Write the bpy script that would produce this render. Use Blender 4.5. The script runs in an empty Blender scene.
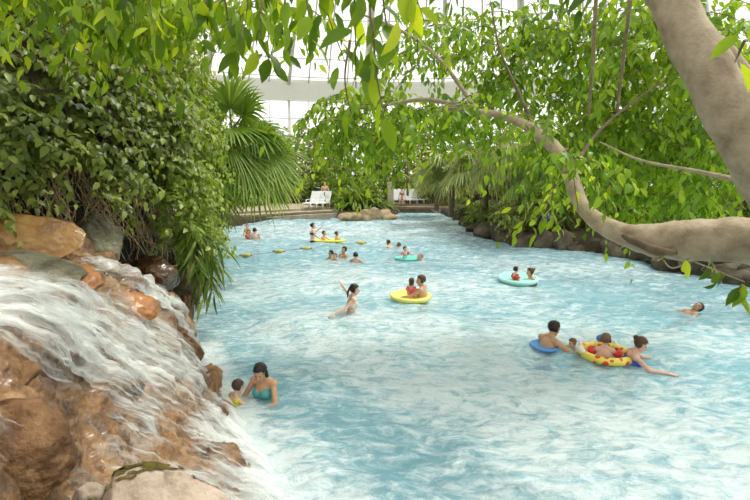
import bpy, bmesh, math, random
import numpy as np
from mathutils import Vector, Matrix, noise as mnoise

rng = np.random.default_rng(11)
random.seed(5)
SC = bpy.context.scene
COL = SC.collection
PI = math.pi

# ------------------------------------------------------------------ camera and picture frame
FPX = 500.0
PITCH = math.atan(78 / 500)
CAM = np.array([0.0, 0.0, 3.0])
_c, _s = math.cos(PITCH), math.sin(PITCH)


def ray(px, py):
    r = (px - 375) / FPX
    u = (250 - py) / FPX
    return np.array([r, _c + u * _s, -_s + u * _c])


def P(px, py, D):
    d = ray(px, py)
    return CAM + d * (D / d[1])


def W(px, py, z=0.0):
    d = ray(px, py)
    return CAM + d * ((z - 3.0) / d[2])


def nrmz(a):
    a = np.asarray(a, float)
    return a / np.maximum(np.linalg.norm(a, axis=-1, keepdims=True), 1e-9)


# ------------------------------------------------------------------ object helpers
def tag(o, label=None, cat=None, group=None, kind=None):
    if label: o['label'] = label
    if cat: o['category'] = cat
    if group: o['group'] = group
    if kind: o['kind'] = kind
    return o


def link(name, me, mat=None, parent=None, world=True):
    o = bpy.data.objects.new(name, me)
    COL.objects.link(o)
    if mat is not None and me is not None:
        for m in (mat if isinstance(mat, (list, tuple)) else [mat]):
            me.materials.append(m)
    if parent is not None:
        o.parent = parent
        if world:
            o.matrix_parent_inverse = Matrix.Translation(-Vector(parent.location))
    return o


def empty(name, loc):
    o = bpy.data.objects.new(name, None)
    o.empty_display_size = 0.2
    o.location = Vector([float(v) for v in loc])
    COL.objects.link(o)
    return o


def fast_mesh(name, V, F, smooth=True, tint=None, attr='tint'):
    V = np.ascontiguousarray(V, np.float32)
    F = np.ascontiguousarray(F, np.int32)
    me = bpy.data.meshes.new(name)
    me.vertices.add(len(V))
    me.vertices.foreach_set('co', V.ravel())
    k = F.shape[1]
    me.loops.add(F.size)
    me.loops.foreach_set('vertex_index', F.ravel())
    me.polygons.add(len(F))
    me.polygons.foreach_set('loop_start', np.arange(0, F.size, k, dtype=np.int32))
    me.update(calc_edges=True)
    me.polygons.foreach_set('use_smooth', np.full(len(F), smooth, bool))
    if tint is not None:
        a = me.attributes.new(attr, 'FLOAT', 'POINT')
        a.data.foreach_set('value', np.ascontiguousarray(tint, np.float32))
    return me


class MB:
    """collects shapes, then links them as one mesh object"""
    def __init__(self): self.v = []; self.f = []

    def add(self, V, F):
        n = len(self.v)
        self.v += [tuple(map(float, p)) for p in V]
        self.f += [tuple(int(i) + n for i in f) for f in F]
        return self

    def box(self, c, s, R=None):
        c = np.array(c, float); s = np.array(s, float) / 2
        V = np.array([[x, y, z] for x in (-1, 1) for y in (-1, 1) for z in (-1, 1)]) * s
        if R is not None: V = V @ np.array(R).T
        self.add(V + c, [(0, 1, 3, 2), (4, 6, 7, 5), (0, 4, 5, 1), (2, 3, 7, 6), (0, 2, 6, 4), (1, 5, 7, 3)])
        return self

    def tube(self, path, rad, seg=10):
        self.add(*tube(path, rad, seg)); return self

    def mesh(self, name, smooth=True):
        me = bpy.data.meshes.new(name)
        me.from_pydata(self.v, [], self.f)
        me.update()
        if smooth:
            me.polygons.foreach_set('use_smooth', np.ones(len(me.polygons), bool))
        return me

    def build(self, name, mat, parent=None, smooth=True, world=True):
        return link(name, self.mesh(name, smooth), mat, parent, world)


def catmull(pts, n):
    pts = np.asarray(pts, float)
    p = np.vstack([2 * pts[0] - pts[1], pts, 2 * pts[-1] - pts[-2]])
    out = []
    m = len(pts) - 1
    for i in range(m):
        a, b, c, d = p[i], p[i + 1], p[i + 2], p[i + 3]
        for t in np.linspace(0, 1, n, endpoint=False):
            out.append(0.5 * ((2 * b) + (-a + c) * t + (2 * a - 5 * b + 4 * c - d) * t * t + (-a + 3 * b - 3 * c + d) * t ** 3))
    out.append(pts[-1])
    return np.array(out)


def tube(path, rad, seg=10):
    path = np.asarray(path, float)
    n = len(path)
    rad = np.broadcast_to(np.asarray(rad, float), (n,))
    tan = nrmz(np.gradient(path, axis=0))
    ref = np.array([0, 0, 1.0]) if abs(tan[0][2]) < .9 else np.array([1.0, 0, 0])
    u = nrmz(np.cross(tan[0], ref))
    V = []
    ang = np.linspace(0, 2 * PI, seg, endpoint=False)
    for i in range(n):
        u = nrmz(u - tan[i] * np.dot(u, tan[i]))
        w = np.cross(tan[i], u)
        V.append(path[i] + rad[i] * (np.cos(ang)[:, None] * u + np.sin(ang)[:, None] * w))
    V = np.vstack(V)
    Fc = []
    for i in range(n - 1):
        for j in range(seg):
            a = i * seg + j; b = i * seg + (j + 1) % seg
            Fc.append((a, b, b + seg, a + seg))
    Fc.append(tuple(range(seg - 1, -1, -1)))
    Fc.append(tuple((n - 1) * seg + j for j in range(seg)))
    return V, Fc


def ellipsoid(c, r, R=None, nu=16, nv=10):
    V = [(0, 0, -1)]
    for i in range(1, nv):
        th = -PI / 2 + PI * i / nv
        for j in range(nu):
            ph = 2 * PI * j / nu
            V.append((math.cos(th) * math.cos(ph), math.cos(th) * math.sin(ph), math.sin(th)))
    V.append((0, 0, 1))
    V = np.array(V) * np.array(r)
    if R is not None: V = V @ np.array(R).T
    V = V + np.array(c)
    Fc = []
    for j in range(nu): Fc.append((0, 1 + (j + 1) % nu, 1 + j))
    for i in range(nv - 2):
        for j in range(nu):
            a = 1 + i * nu + j; b = 1 + i * nu + (j + 1) % nu
            Fc.append((a, b, b + nu, a + nu))
    top = len(V) - 1
    for j in range(nu):
        Fc.append((1 + (nv - 2) * nu + j, 1 + (nv - 2) * nu + (j + 1) % nu, top))
    return V, Fc


def capsule(a, b, ra, rb, seg=12):
    a = np.array(a, float); b = np.array(b, float)
    d = b - a; L = np.linalg.norm(d); t = d / L
    path, rad = [], []
    for q in np.linspace(-80, 0, 5):
        path.append(a + t * ra * math.sin(math.radians(q))); rad.append(ra * math.cos(math.radians(q)))
    for q in np.linspace(0, 80, 5):
        path.append(b + t * rb * math.sin(math.radians(q))); rad.append(rb * math.cos(math.radians(q)))
    return tube(path, rad, seg)


# ------------------------------------------------------------------ materials
def new_mat(name):
    m = bpy.data.materials.new(name)
    m.use_nodes = True
    nt = m.node_tree
    return m, nt, nt.nodes['Principled BSDF'], nt.nodes['Material Output']


def simple(name, col, rough=.5, bump=0, scale=30, vary=.06, spec=.4):
    m, nt, b, out = new_mat(name)
    b.inputs['Roughness'].default_value = rough
    b.inputs['Specular IOR Level'].default_value = spec
    tc = nt.nodes.new('ShaderNodeTexCoord')
    n = nt.nodes.new('ShaderNodeTexNoise'); n.inputs['Scale'].default_value = scale; n.inputs['Detail'].default_value = 4
    nt.links.new(tc.outputs['Object'], n.inputs['Vector'])
    r = nt.nodes.new('ShaderNodeValToRGB')
    c = np.array(col)
    r.color_ramp.elements[0].color = (*np.clip(c * (1 - vary), 0, 1), 1)
    r.color_ramp.elements[1].color = (*np.clip(c * (1 + vary), 0, 1), 1)
    r.color_ramp.elements[0].position = .3; r.color_ramp.elements[1].position = .7
    nt.links.new(n.outputs['Fac'], r.inputs['Fac'])
    nt.links.new(r.outputs['Color'], b.inputs['Base Color'])
    if bump:
        bp = nt.nodes.new('ShaderNodeBump'); bp.inputs['Strength'].default_value = bump; bp.inputs['Distance'].default_value = .02
        nt.links.new(n.outputs['Fac'], bp.inputs['Height']); nt.links.new(bp.outputs['Normal'], b.inputs['Normal'])
    return m


def leaf_mat(name, cols, trans=.35, rough=.42, tcol=None):
    m, nt, b, out = new_mat(name)
    at = nt.nodes.new('ShaderNodeAttribute'); at.attribute_name = 'tint'
    r = nt.nodes.new('ShaderNodeValToRGB')
    el = r.color_ramp.elements
    while len(el) < len(cols): el.new(.5)
    for i, c in enumerate(cols):
        el[i].position = i / (len(cols) - 1); el[i].color = (*c, 1)
    nt.links.new(at.outputs['Fac'], r.inputs['Fac'])
    nt.links.new(r.outputs['Color'], b.inputs['Base Color'])
    b.inputs['Roughness'].default_value = rough
    b.inputs['Specular IOR Level'].default_value = .32
    tr = nt.nodes.new('ShaderNodeBsdfTranslucent')
    mx = nt.nodes.new('ShaderNodeMix'); mx.data_type = 'RGBA'; mx.blend_type = 'MULTIPLY'
    mx.inputs['Factor'].default_value = 1
    mx.inputs['B'].default_value = (*(tcol or (1.9, 1.7, .55)), 1)
    mx.clamp_result = False
    nt.links.new(r.outputs['Color'], mx.inputs['A'])
    nt.links.new(mx.outputs['Result'], tr.inputs['Color'])
    ms = nt.nodes.new('ShaderNodeMixShader'); ms.inputs['Fac'].default_value = trans
    nt.links.new(b.outputs['BSDF'], ms.inputs[1]); nt.links.new(tr.outputs['BSDF'], ms.inputs[2])
    nt.links.new(ms.outputs['Shader'], out.inputs['Surface'])
    return m


def rock_mat(name, cols, scale=2.2, rough=.45, bump=.6, wet=0.0, moss=None):
    m, nt, b, out = new_mat(name)
    tc = nt.nodes.new('ShaderNodeTexCoord')
    n = nt.nodes.new('ShaderNodeTexNoise'); n.inputs['Scale'].default_value = scale; n.inputs['Detail'].default_value = 9
    n.inputs['Roughness'].default_value = .62; n.inputs['Distortion'].default_value = .5
    nt.links.new(tc.outputs['Object'], n.inputs['Vector'])
    r = nt.nodes.new('ShaderNodeValToRGB'); el = r.color_ramp.elements
    while len(el) < len(cols): el.new(.5)
    for i, c in enumerate(cols):
        el[i].position = .28 + .44 * i / (len(cols) - 1); el[i].color = (*c, 1)
    nt.links.new(n.outputs['Fac'], r.inputs['Fac'])
    colout = r.outputs['Color']
    n2 = nt.nodes.new('ShaderNodeTexNoise'); n2.inputs['Scale'].default_value = scale * 7; n2.inputs['Detail'].default_value = 8
    nt.links.new(tc.outputs['Object'], n2.inputs['Vector'])
    if moss:
        g = nt.nodes.new('ShaderNodeTexNoise'); g.inputs['Scale'].default_value = moss[1]; g.inputs['Detail'].default_value = 7
        nt.links.new(tc.outputs['Object'], g.inputs['Vector'])
        gr = nt.nodes.new('ShaderNodeValToRGB'); gr.color_ramp.elements[0].position = moss[2]; gr.color_ramp.elements[1].position = moss[2] + .08
        nt.links.new(g.outputs['Fac'], gr.inputs['Fac'])
        mx = nt.nodes.new('ShaderNodeMix'); mx.data_type = 'RGBA'
        mx.inputs['B'].default_value = (*moss[0], 1)
        nt.links.new(gr.outputs['Color'], mx.inputs['Factor']); nt.links.new(colout, mx.inputs['A'])
        colout = mx.outputs['Result']
    nt.links.new(colout, b.inputs['Base Color'])
    b.inputs['Roughness'].default_value = rough
    b.inputs['Specular IOR Level'].default_value = .5 if wet else .3
    if wet:
        b.inputs['Coat Weight'].default_value = wet; b.inputs['Coat Roughness'].default_value = .12
    bp = nt.nodes.new('ShaderNodeBump'); bp.inputs['Strength'].default_value = bump; bp.inputs['Distance'].default_value = .05
    nt.links.new(n2.outputs['Fac'], bp.inputs['Height']); nt.links.new(bp.outputs['Normal'], b.inputs['Normal'])
    return m


def bark_mat(name, cols, scale=6):
    m, nt, b, out = new_mat(name)
    tc = nt.nodes.new('ShaderNodeTexCoord')
    n = nt.nodes.new('ShaderNodeTexNoise'); n.inputs['Scale'].default_value = scale; n.inputs['Detail'].default_value = 8
    n.inputs['Roughness'].default_value = .65
    n2 = nt.nodes.new('ShaderNodeTexNoise'); n2.inputs['Scale'].default_value = scale * 9; n2.inputs['Detail'].default_value = 6
    nt.links.new(tc.outputs['Object'], n.inputs['Vector']); nt.links.new(tc.outputs['Object'], n2.inputs['Vector'])
    r = nt.nodes.new('ShaderNodeValToRGB'); el = r.color_ramp.elements
    while len(el) < len(cols): el.new(.5)
    for i, c in enumerate(cols):
        el[i].position = .3 + .4 * i / (len(cols) - 1); el[i].color = (*c, 1)
    nt.links.new(n.outputs['Fac'], r.inputs['Fac'])
    nt.links.new(r.outputs['Color'], b.inputs['Base Color'])
    b.inputs['Roughness'].default_value = .8
    bp = nt.nodes.new('ShaderNodeBump'); bp.inputs['Strength'].default_value = .45; bp.inputs['Distance'].default_value = .02
    nt.links.new(n2.outputs['Fac'], bp.inputs['Height']); nt.links.new(bp.outputs['Normal'], b.inputs['Normal'])
    return m


G = dict(
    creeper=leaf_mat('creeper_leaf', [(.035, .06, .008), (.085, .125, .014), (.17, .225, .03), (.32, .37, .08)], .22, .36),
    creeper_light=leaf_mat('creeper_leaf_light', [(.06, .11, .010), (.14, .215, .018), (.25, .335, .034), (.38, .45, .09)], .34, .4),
    hang=leaf_mat('hanging_leaf', [(.05, .115, .008), (.12, .22, .012), (.23, .36, .018), (.42, .52, .03)], .45, .42),
    canopy=leaf_mat('canopy_leaf', [(.05, .12, .012), (.12, .23, .018), (.23, .37, .028), (.42, .54, .05)], .42, .42),
    back=leaf_mat('background_leaf', [(.07, .125, .022), (.14, .22, .032), (.23, .33, .045), (.38, .46, .08)], .36, .5),
    olive=leaf_mat('olive_leaf', [(.085, .11, .035), (.16, .19, .055), (.26, .29, .085), (.40, .42, .16)], .3, .5),
    palm=leaf_mat('palm_leaf', [(.055, .13, .02), (.11, .21, .03), (.21, .32, .05), (.42, .47, .14)], .3, .38),
    palm_grey=leaf_mat('palm_leaf_grey', [(.08, .13, .04), (.16, .22, .07), (.28, .33, .12), (.46, .48, .22)], .28, .4),
    strap=leaf_mat('strap_leaf', [(.05, .10, .018), (.10, .17, .028), (.18, .27, .045), (.32, .39, .10)], .25, .38),
)
BARK = bark_mat('smooth_grey_bark', [(.22, .16, .10), (.38, .30, .20), (.50, .41, .29)], 5)
BARKD = bark_mat('brown_bark', [(.07, .045, .025), (.14, .095, .055), (.22, .16, .10)], 7)
TWIG = simple('twig', (.16, .12, .06), .8, .3, 30, .3)
STEM = simple('green_stem', (.16, .22, .06), .6, 0, 20, .2)


# ------------------------------------------------------------------ leaves
def leaf_mesh(name, pos, dirn, nrm, length, width, detail=1, curl=.25, fold=.25, tint=None, seed=0):
    r = np.random.default_rng(seed + len(pos))
    n = len(pos)
    dirn = nrmz(dirn)
    side = nrmz(np.cross(dirn, nrm) + 1e-6)
    up = np.cross(side, dirn)
    length = np.broadcast_to(np.asarray(length, float), (n,)); width = np.broadcast_to(np.asarray(width, float), (n,))
    if tint is None: tint = r.random(n)
    if detail == 0:
        T = np.array([[0, 0], [.45, -1], [.45, 1], [1, 0]]); Ff = np.array([[0, 1, 3], [0, 3, 2]])
    else:
        if detail == 1: ts, ws = [0, .28, .62, 1], [.05, .95, .78, .03]
        else: ts, ws = [0, .1, .28, .52, .76, .92, 1], [.04, .5, .93, 1, .66, .22, .02]
        T = []
        for t, w in zip(ts, ws): T += [[t, -w], [t, 0], [t, w]]
        T = np.array(T); Ff = []
        for i in range(len(ts) - 1):
            a = i * 3
            Ff += [[a, a + 1, a + 4, a + 3], [a + 1, a + 2, a + 5, a + 4]]
        Ff = np.array(Ff)
    k = len(T)
    cu = curl * (0.5 + r.random(n))
    t = T[:, 0][None, :]; w = T[:, 1][None, :]
    z = -cu[:, None] * length[:, None] * t ** 2 + fold * np.abs(w) * width[:, None] / 2
    V = (pos[:, None, :] + dirn[:, None, :] * (t * length[:, None])[..., None]
         + side[:, None, :] * (w * width[:, None] / 2)[..., None] + up[:, None, :] * z[..., None])
    F = (Ff[None] + (np.arange(n) * k)[:, None, None]).reshape(-1, Ff.shape[1])
    return fast_mesh(name, V.reshape(-1, 3), F, True, np.repeat(tint, k))


def sprays(orig, dirs, n, length, droop=.35, hang=.35, jitter=.35, seed=0):
    r = np.random.default_rng(seed)
    N = len(orig)
    length = np.broadcast_to(np.asarray(length, float), (N,))
    dirs = nrmz(dirs)
    t = (np.linspace(.12, 1, n)[None] + r.normal(0, .03, (N, n)))
    Z = np.array([0, 0, 1.0])
    pos = orig[:, None] + dirs[:, None] * (t * length[:, None])[..., None] - Z * (droop * length[:, None] * t ** 2)[..., None]
    tan = nrmz(dirs[:, None] - Z * (2 * droop * t)[..., None])
    side = nrmz(np.cross(tan, Z) + r.normal(0, .15, tan.shape))
    sgn = np.where((np.arange(n) % 2) == 0, 1, -1)[None, :, None]
    d = nrmz(tan * .55 + side * sgn * .75 - Z * hang + r.normal(0, jitter, tan.shape))
    nr = nrmz(Z + .35 * tan + r.normal(0, .4, tan.shape))
    sp = np.repeat(r.random(N), n)
    return pos.reshape(-1, 3), d.reshape(-1, 3), nr.reshape(-1, 3), sp


def crown_points(c, rad, N, seed, inner=.45):
    r = np.random.default_rng(seed)
    d = nrmz(r.normal(0, 1, (N, 3)))
    q = inner + (1 - inner) * r.random(N) ** .6
    lump = 1 + .22 * np.sin(d[:, 0] * 5 + seed) * np.sin(d[:, 1] * 6 + seed * 2) + .12 * np.sin(d[:, 2] * 9 + seed)
    p = np.asarray(c) + d * np.asarray(rad) * (q * lump)[:, None]
    return p, nrmz(d * [1, 1, .8] + r.normal(0, .45, (N, 3)))


# ------------------------------------------------------------------ setting: ground, pool, water
POOL = [(-0.1, 1.5), (-0.1, 3.2)] + [tuple(W(*q)[:2]) for q in [
    (280, 500), (250, 440), (222, 385), (197, 326), (203, 285), (212, 250), (214, 229), (250, 223), (300, 219), (335, 217),
    (345, 219), (392, 219), (398, 213), (440, 213), (460, 222), (482, 237), (560, 251), (640, 259), (700, 272), (770, 290)]] + [(15.5, 9), (15.5, 1.5)]
POOL = np.array(POOL)


def pool_sd(x, y):
    """signed distance to the pool's edge, negative inside"""
    p = np.stack([x, y], -1)
    dmin = np.full(x.shape, 1e9); inside = np.zeros(x.shape, bool)
    n = len(POOL)
    for i in range(n):
        a = POOL[i]; b = POOL[(i + 1) % n]
        ab = b - a
        t = np.clip(((p - a) @ ab) / (ab @ ab), 0, 1)
        dmin = np.minimum(dmin, np.linalg.norm(p - a - t[..., None] * ab, axis=-1))
        c = ((a[1] > y) != (b[1] > y)) & (x < (b[0] - a[0]) * (y - a[1]) / (b[1] - a[1] + 1e-12) + a[0])
        inside ^= c
    return np.where(inside, -dmin, dmin)


def grid_faces(nu, nv):
    i = np.arange(nu - 1)[:, None] * nv + np.arange(nv - 1)[None]
    return np.stack([i, i + nv, i + nv + 1, i + 1], -1).reshape(-1, 4)


SOIL = rock_mat('dark_soil', [(.018, .014, .008), (.04, .03, .016), (.075, .06, .03)], 1.5, .95, .8)


def make_ground():
    xs = np.linspace(-38, 44, 280); ys = np.linspace(-26, 56, 280)
    X, Y = np.meshgrid(xs, ys, indexing='ij')
    sd = pool_sd(X, Y)
    nz = np.array([mnoise.noise(Vector((x * .35, y * .35, 2))) for x, y in zip(X.ravel(), Y.ravel())]).reshape(X.shape)
    h = np.where(sd < -.1, -1.5, .45 * np.clip((sd + .1) / .35, 0, 1) + .05 * np.clip(sd, 0, 12) + .12 * nz)
    h = np.where((Y < 11) & (X > -5.5) & (sd < 2.6), -1.4, h)
    # poolside terrace at the far end stays low and level
    terr = (Y > 29.5) & (X > -14) & (X < 6) & (sd > -.1)
    h = np.where(terr, np.minimum(h, .3), h)
    me = fast_mesh('ground', np.stack([X, Y, h], -1).reshape(-1, 3), grid_faces(280, 280))
    tag(link('ground', me, SOIL), kind='structure')


make_ground()


def make_pool():
    m, nt, b, out = new_mat('pool_plaster')
    n = nt.nodes.new('ShaderNodeTexNoise'); n.inputs['Scale'].default_value = .8
    r = nt.nodes.new('ShaderNodeValToRGB')
    r.color_ramp.elements[0].color = (.30, .60, .70, 1); r.color_ramp.elements[1].color = (.40, .70, .78, 1)
    tc = nt.nodes.new('ShaderNodeTexCoord'); nt.links.new(tc.outputs['Object'], n.inputs['Vector'])
    nt.links.new(n.outputs['Fac'], r.inputs['Fac']); nt.links.new(r.outputs['Color'], b.inputs['Base Color'])
    b.inputs['Roughness'].default_value = .6
    V = [(x, y, -1.12) for x, y in POOL]
    me = bpy.data.meshes.new('pool_floor'); me.from_pydata(V, [], [tuple(range(len(V)))]); me.update()
    tag(link('pool_floor', me, m), kind='structure')


make_pool()


def foam_and_sheen(X, Y):  # white patches on the water: churned foam plus painted reflections of roof and sky
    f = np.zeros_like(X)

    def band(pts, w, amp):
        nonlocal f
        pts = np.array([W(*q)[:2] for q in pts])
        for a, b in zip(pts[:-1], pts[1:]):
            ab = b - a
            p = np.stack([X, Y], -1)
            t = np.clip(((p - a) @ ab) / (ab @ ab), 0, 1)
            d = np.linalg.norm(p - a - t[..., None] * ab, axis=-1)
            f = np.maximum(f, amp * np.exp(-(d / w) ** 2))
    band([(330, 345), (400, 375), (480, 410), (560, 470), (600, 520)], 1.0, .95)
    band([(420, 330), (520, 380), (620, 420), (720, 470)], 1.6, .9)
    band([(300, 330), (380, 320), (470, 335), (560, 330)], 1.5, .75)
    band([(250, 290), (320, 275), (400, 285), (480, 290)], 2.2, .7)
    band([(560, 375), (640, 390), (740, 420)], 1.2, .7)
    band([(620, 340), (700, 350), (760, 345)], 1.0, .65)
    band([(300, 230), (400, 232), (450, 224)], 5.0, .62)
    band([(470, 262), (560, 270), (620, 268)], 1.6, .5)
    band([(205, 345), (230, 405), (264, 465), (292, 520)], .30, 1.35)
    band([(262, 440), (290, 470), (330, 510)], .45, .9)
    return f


def make_water():
    ys = np.concatenate([np.linspace(1.4, 12, 220, endpoint=False), np.linspace(12, 44, 200)])
    xs = np.linspace(-16, 16.5, 420)
    X, Y = np.meshgrid(xs, ys, indexing='ij')
    r = np.random.default_rng(3)
    Z = np.zeros_like(X)
    for k in range(34):
        th = r.normal(.9, .7); lam = .45 * 1.085 ** k; a = .006 * lam ** .7
        Z += a * np.sin((X * math.cos(th) + Y * math.sin(th)) * 2 * PI / lam + r.random() * 6.3 + .8 * np.sin(X * .6 + Y * .4 + k))
    sd = pool_sd(X, Y)
    keep = (sd < .7)
    idx = -np.ones(X.size, int)
    Fq = grid_faces(*X.shape)
    Fq = Fq[keep.ravel()[Fq].all(1)]
    used = np.unique(Fq); idx[used] = np.arange(len(used))
    V = np.stack([X, Y, Z], -1).reshape(-1, 3)[used]
    me = fast_mesh('pool_water', V, idx[Fq], True, foam_and_sheen(X, Y).ravel()[used], 'foam')  # this vertex mask holds painted reflections as well as foam
    m, nt, b, out = new_mat('pool_water')
    N = nt.nodes.new; L = nt.links.new
    geo = N('ShaderNodeNewGeometry')
    mp = N('ShaderNodeMapping'); mp.inputs['Rotation'].default_value = (0, 0, math.radians(-28)); mp.inputs['Scale'].default_value = (.8, 1.35, 1)
    L(geo.outputs['Position'], mp.inputs['Vector'])
    n1 = N('ShaderNodeTexNoise'); n1.inputs['Scale'].default_value = 4.2; n1.inputs['Detail'].default_value = 11; n1.inputs['Roughness'].default_value = .74; n1.inputs['Distortion'].default_value = .7
    L(mp.outputs['Vector'], n1.inputs['Vector'])
    n2 = N('ShaderNodeTexNoise'); n2.inputs['Scale'].default_value = .6; n2.inputs['Detail'].default_value = 5
    L(mp.outputs['Vector'], n2.inputs['Vector'])
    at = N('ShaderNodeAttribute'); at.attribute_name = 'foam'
    # froth and painted sky reflections = smoothstep(noise + foam)
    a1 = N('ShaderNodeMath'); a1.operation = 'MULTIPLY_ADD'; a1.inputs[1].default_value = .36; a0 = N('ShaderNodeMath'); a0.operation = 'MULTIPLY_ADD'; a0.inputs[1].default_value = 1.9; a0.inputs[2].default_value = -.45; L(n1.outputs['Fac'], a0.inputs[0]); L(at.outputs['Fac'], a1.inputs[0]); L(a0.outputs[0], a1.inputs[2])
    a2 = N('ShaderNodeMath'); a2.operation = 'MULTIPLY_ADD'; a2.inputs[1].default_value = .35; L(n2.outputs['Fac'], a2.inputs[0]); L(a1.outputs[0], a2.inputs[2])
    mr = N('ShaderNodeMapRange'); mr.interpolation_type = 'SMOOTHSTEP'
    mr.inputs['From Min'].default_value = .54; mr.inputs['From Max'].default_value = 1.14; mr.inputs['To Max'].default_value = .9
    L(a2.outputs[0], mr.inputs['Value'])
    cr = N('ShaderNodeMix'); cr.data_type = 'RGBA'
    cr.inputs['A'].default_value = (.33, .61, .715, 1); cr.inputs['B'].default_value = (.84, .93, .955, 1)  # aqua to near white; the white paints reflected sky along with froth
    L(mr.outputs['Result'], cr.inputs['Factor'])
    L(cr.outputs['Result'], b.inputs['Base Color'])
    b.inputs['Roughness'].default_value = .09; b.inputs['IOR'].default_value = 1.33; b.inputs['Specular IOR Level'].default_value = .5
    # ripples
    mp2 = N('ShaderNodeMapping'); mp2.inputs['Rotation'].default_value = (0, 0, math.radians(-20)); mp2.inputs['Scale'].default_value = (1, 2.1, 1)
    L(geo.outputs['Position'], mp2.inputs['Vector'])
    n3 = N('ShaderNodeTexNoise'); n3.inputs['Scale'].default_value = 3.6; n3.inputs['Detail'].default_value = 8; n3.inputs['Roughness'].default_value = .66; n3.inputs['Distortion'].default_value = .8
    L(mp2.outputs['Vector'], n3.inputs['Vector'])
    bp = N('ShaderNodeBump'); bp.inputs['Strength'].default_value = .85; bp.inputs['Distance'].default_value = .10
    L(n3.outputs['Fac'], bp.inputs['Height']); L(bp.outputs['Normal'], b.inputs['Normal'])
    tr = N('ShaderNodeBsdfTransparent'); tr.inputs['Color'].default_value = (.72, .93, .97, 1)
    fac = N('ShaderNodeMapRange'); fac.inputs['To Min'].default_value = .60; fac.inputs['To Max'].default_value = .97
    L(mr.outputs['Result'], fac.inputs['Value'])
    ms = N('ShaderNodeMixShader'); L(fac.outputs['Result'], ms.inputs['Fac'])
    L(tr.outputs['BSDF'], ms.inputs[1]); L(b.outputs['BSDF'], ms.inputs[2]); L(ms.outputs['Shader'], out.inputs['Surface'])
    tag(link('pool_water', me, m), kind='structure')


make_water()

# ------------------------------------------------------------------ setting: glass dome
DC = np.array([2.0, 14.0]); DR = 42.0; RZ = 11.9; DH = 13.0
WHITE_STEEL = simple('white_painted_steel', (.78, .77, .72), .45, 0, 8, .03)


def make_dome():
    m, nt, b, out = new_mat('roof_glass')
    tr = nt.nodes.new('ShaderNodeBsdfTransparent'); tr.inputs['Color'].default_value = (.96, .97, .95, 1)
    gl = nt.nodes.new('ShaderNodeBsdfGlossy'); gl.inputs['Roughness'].default_value = .05
    ms = nt.nodes.new('ShaderNodeMixShader'); ms.inputs['Fac'].default_value = .05
    nt.links.new(tr.outputs['BSDF'], ms.inputs[1]); nt.links.new(gl.outputs['BSDF'], ms.inputs[2]); nt.links.new(ms.outputs['Shader'], out.inputs['Surface'])
    na = 96; rr = np.linspace(.04, 1, 14)

    def dome(r, a, lift=0):
        return np.stack([DC[0] + DR * r * np.cos(a), DC[1] + DR * r * np.sin(a), RZ + lift + DH * (1 - r ** 2)], -1)
    A = np.linspace(0, 2 * PI, na + 1)
    R_, A_ = np.meshgrid(rr, A, indexing='ij')
    me = fast_mesh('ceiling', dome(R_, A_, .12).reshape(-1, 3), grid_faces(*R_.shape), False)
    ceil = link('ceiling', me, m); tag(ceil, kind='structure')
    for k in range(32):
        a = 2 * PI * (k + .36) / 32
        pts = dome(np.linspace(.08, 1, 16), np.full(16, a), -.1)
        mb = MB().tube(pts, .34 if k % 2 == 0 else .2, 8)
        mb.build('roof_rib', WHITE_STEEL, ceil)
    mb = MB()
    for k in range(128):
        if k % 4 == 0: continue
        a = 2 * PI * (k + 1.44) / 128
        mb.tube(dome(np.linspace(.3, 1, 12), np.full(12, a)), 0.09, 5)
    for r in np.linspace(.15, .97, 16):
        mb.tube(dome(np.full(na + 1, r), A), .07, 5)
    mb.build('glazing_bar', WHITE_STEEL, ceil)
    # ring beam: a deep box section
    V = []
    for (dr, z) in ((-.6, -.9), (-.6, 1.2), (.4, 1.2), (.4, -.9)):
        V.append(np.stack([DC[0] + (DR + dr) * np.cos(A), DC[1] + (DR + dr) * np.sin(A), np.full(na + 1, RZ - .6 + z)], -1))
    V = np.array(V + [V[0]])
    link('ring_beam', fast_mesh('ring_beam', V.reshape(-1, 3), grid_faces(5, na + 1), False), WHITE_STEEL, ceil)
    # glazed wall under the ring
    zz = np.array([0, RZ])
    Z_, A2 = np.meshgrid(zz, A, indexing='ij')
    wall = link('wall_back', fast_mesh('wall_back', np.stack([DC[0] + DR * np.cos(A2), DC[1] + DR * np.sin(A2), Z_], -1).reshape(-1, 3), grid_faces(2, na + 1), False), m)
    tag(wall, kind='structure')
    mb = MB()
    for k in range(128):
        a = 2 * PI * (k + .44) / 128
        x, y = DC + (DR - .1) * np.array([math.cos(a), math.sin(a)])
        mb.tube([(x, y, 0), (x, y, RZ - 1)], .16 if k % 4 == 1 else .05, 6)
    for z in (2.6, 4.6, 6.6, 8.6):
        mb.tube(np.stack([DC[0] + (DR - .1) * np.cos(A), DC[1] + (DR - .1) * np.sin(A), np.full(na + 1, z)], -1), .06, 5)
    mb.build('glazing_bar', WHITE_STEEL, wall)


make_dome()

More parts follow.
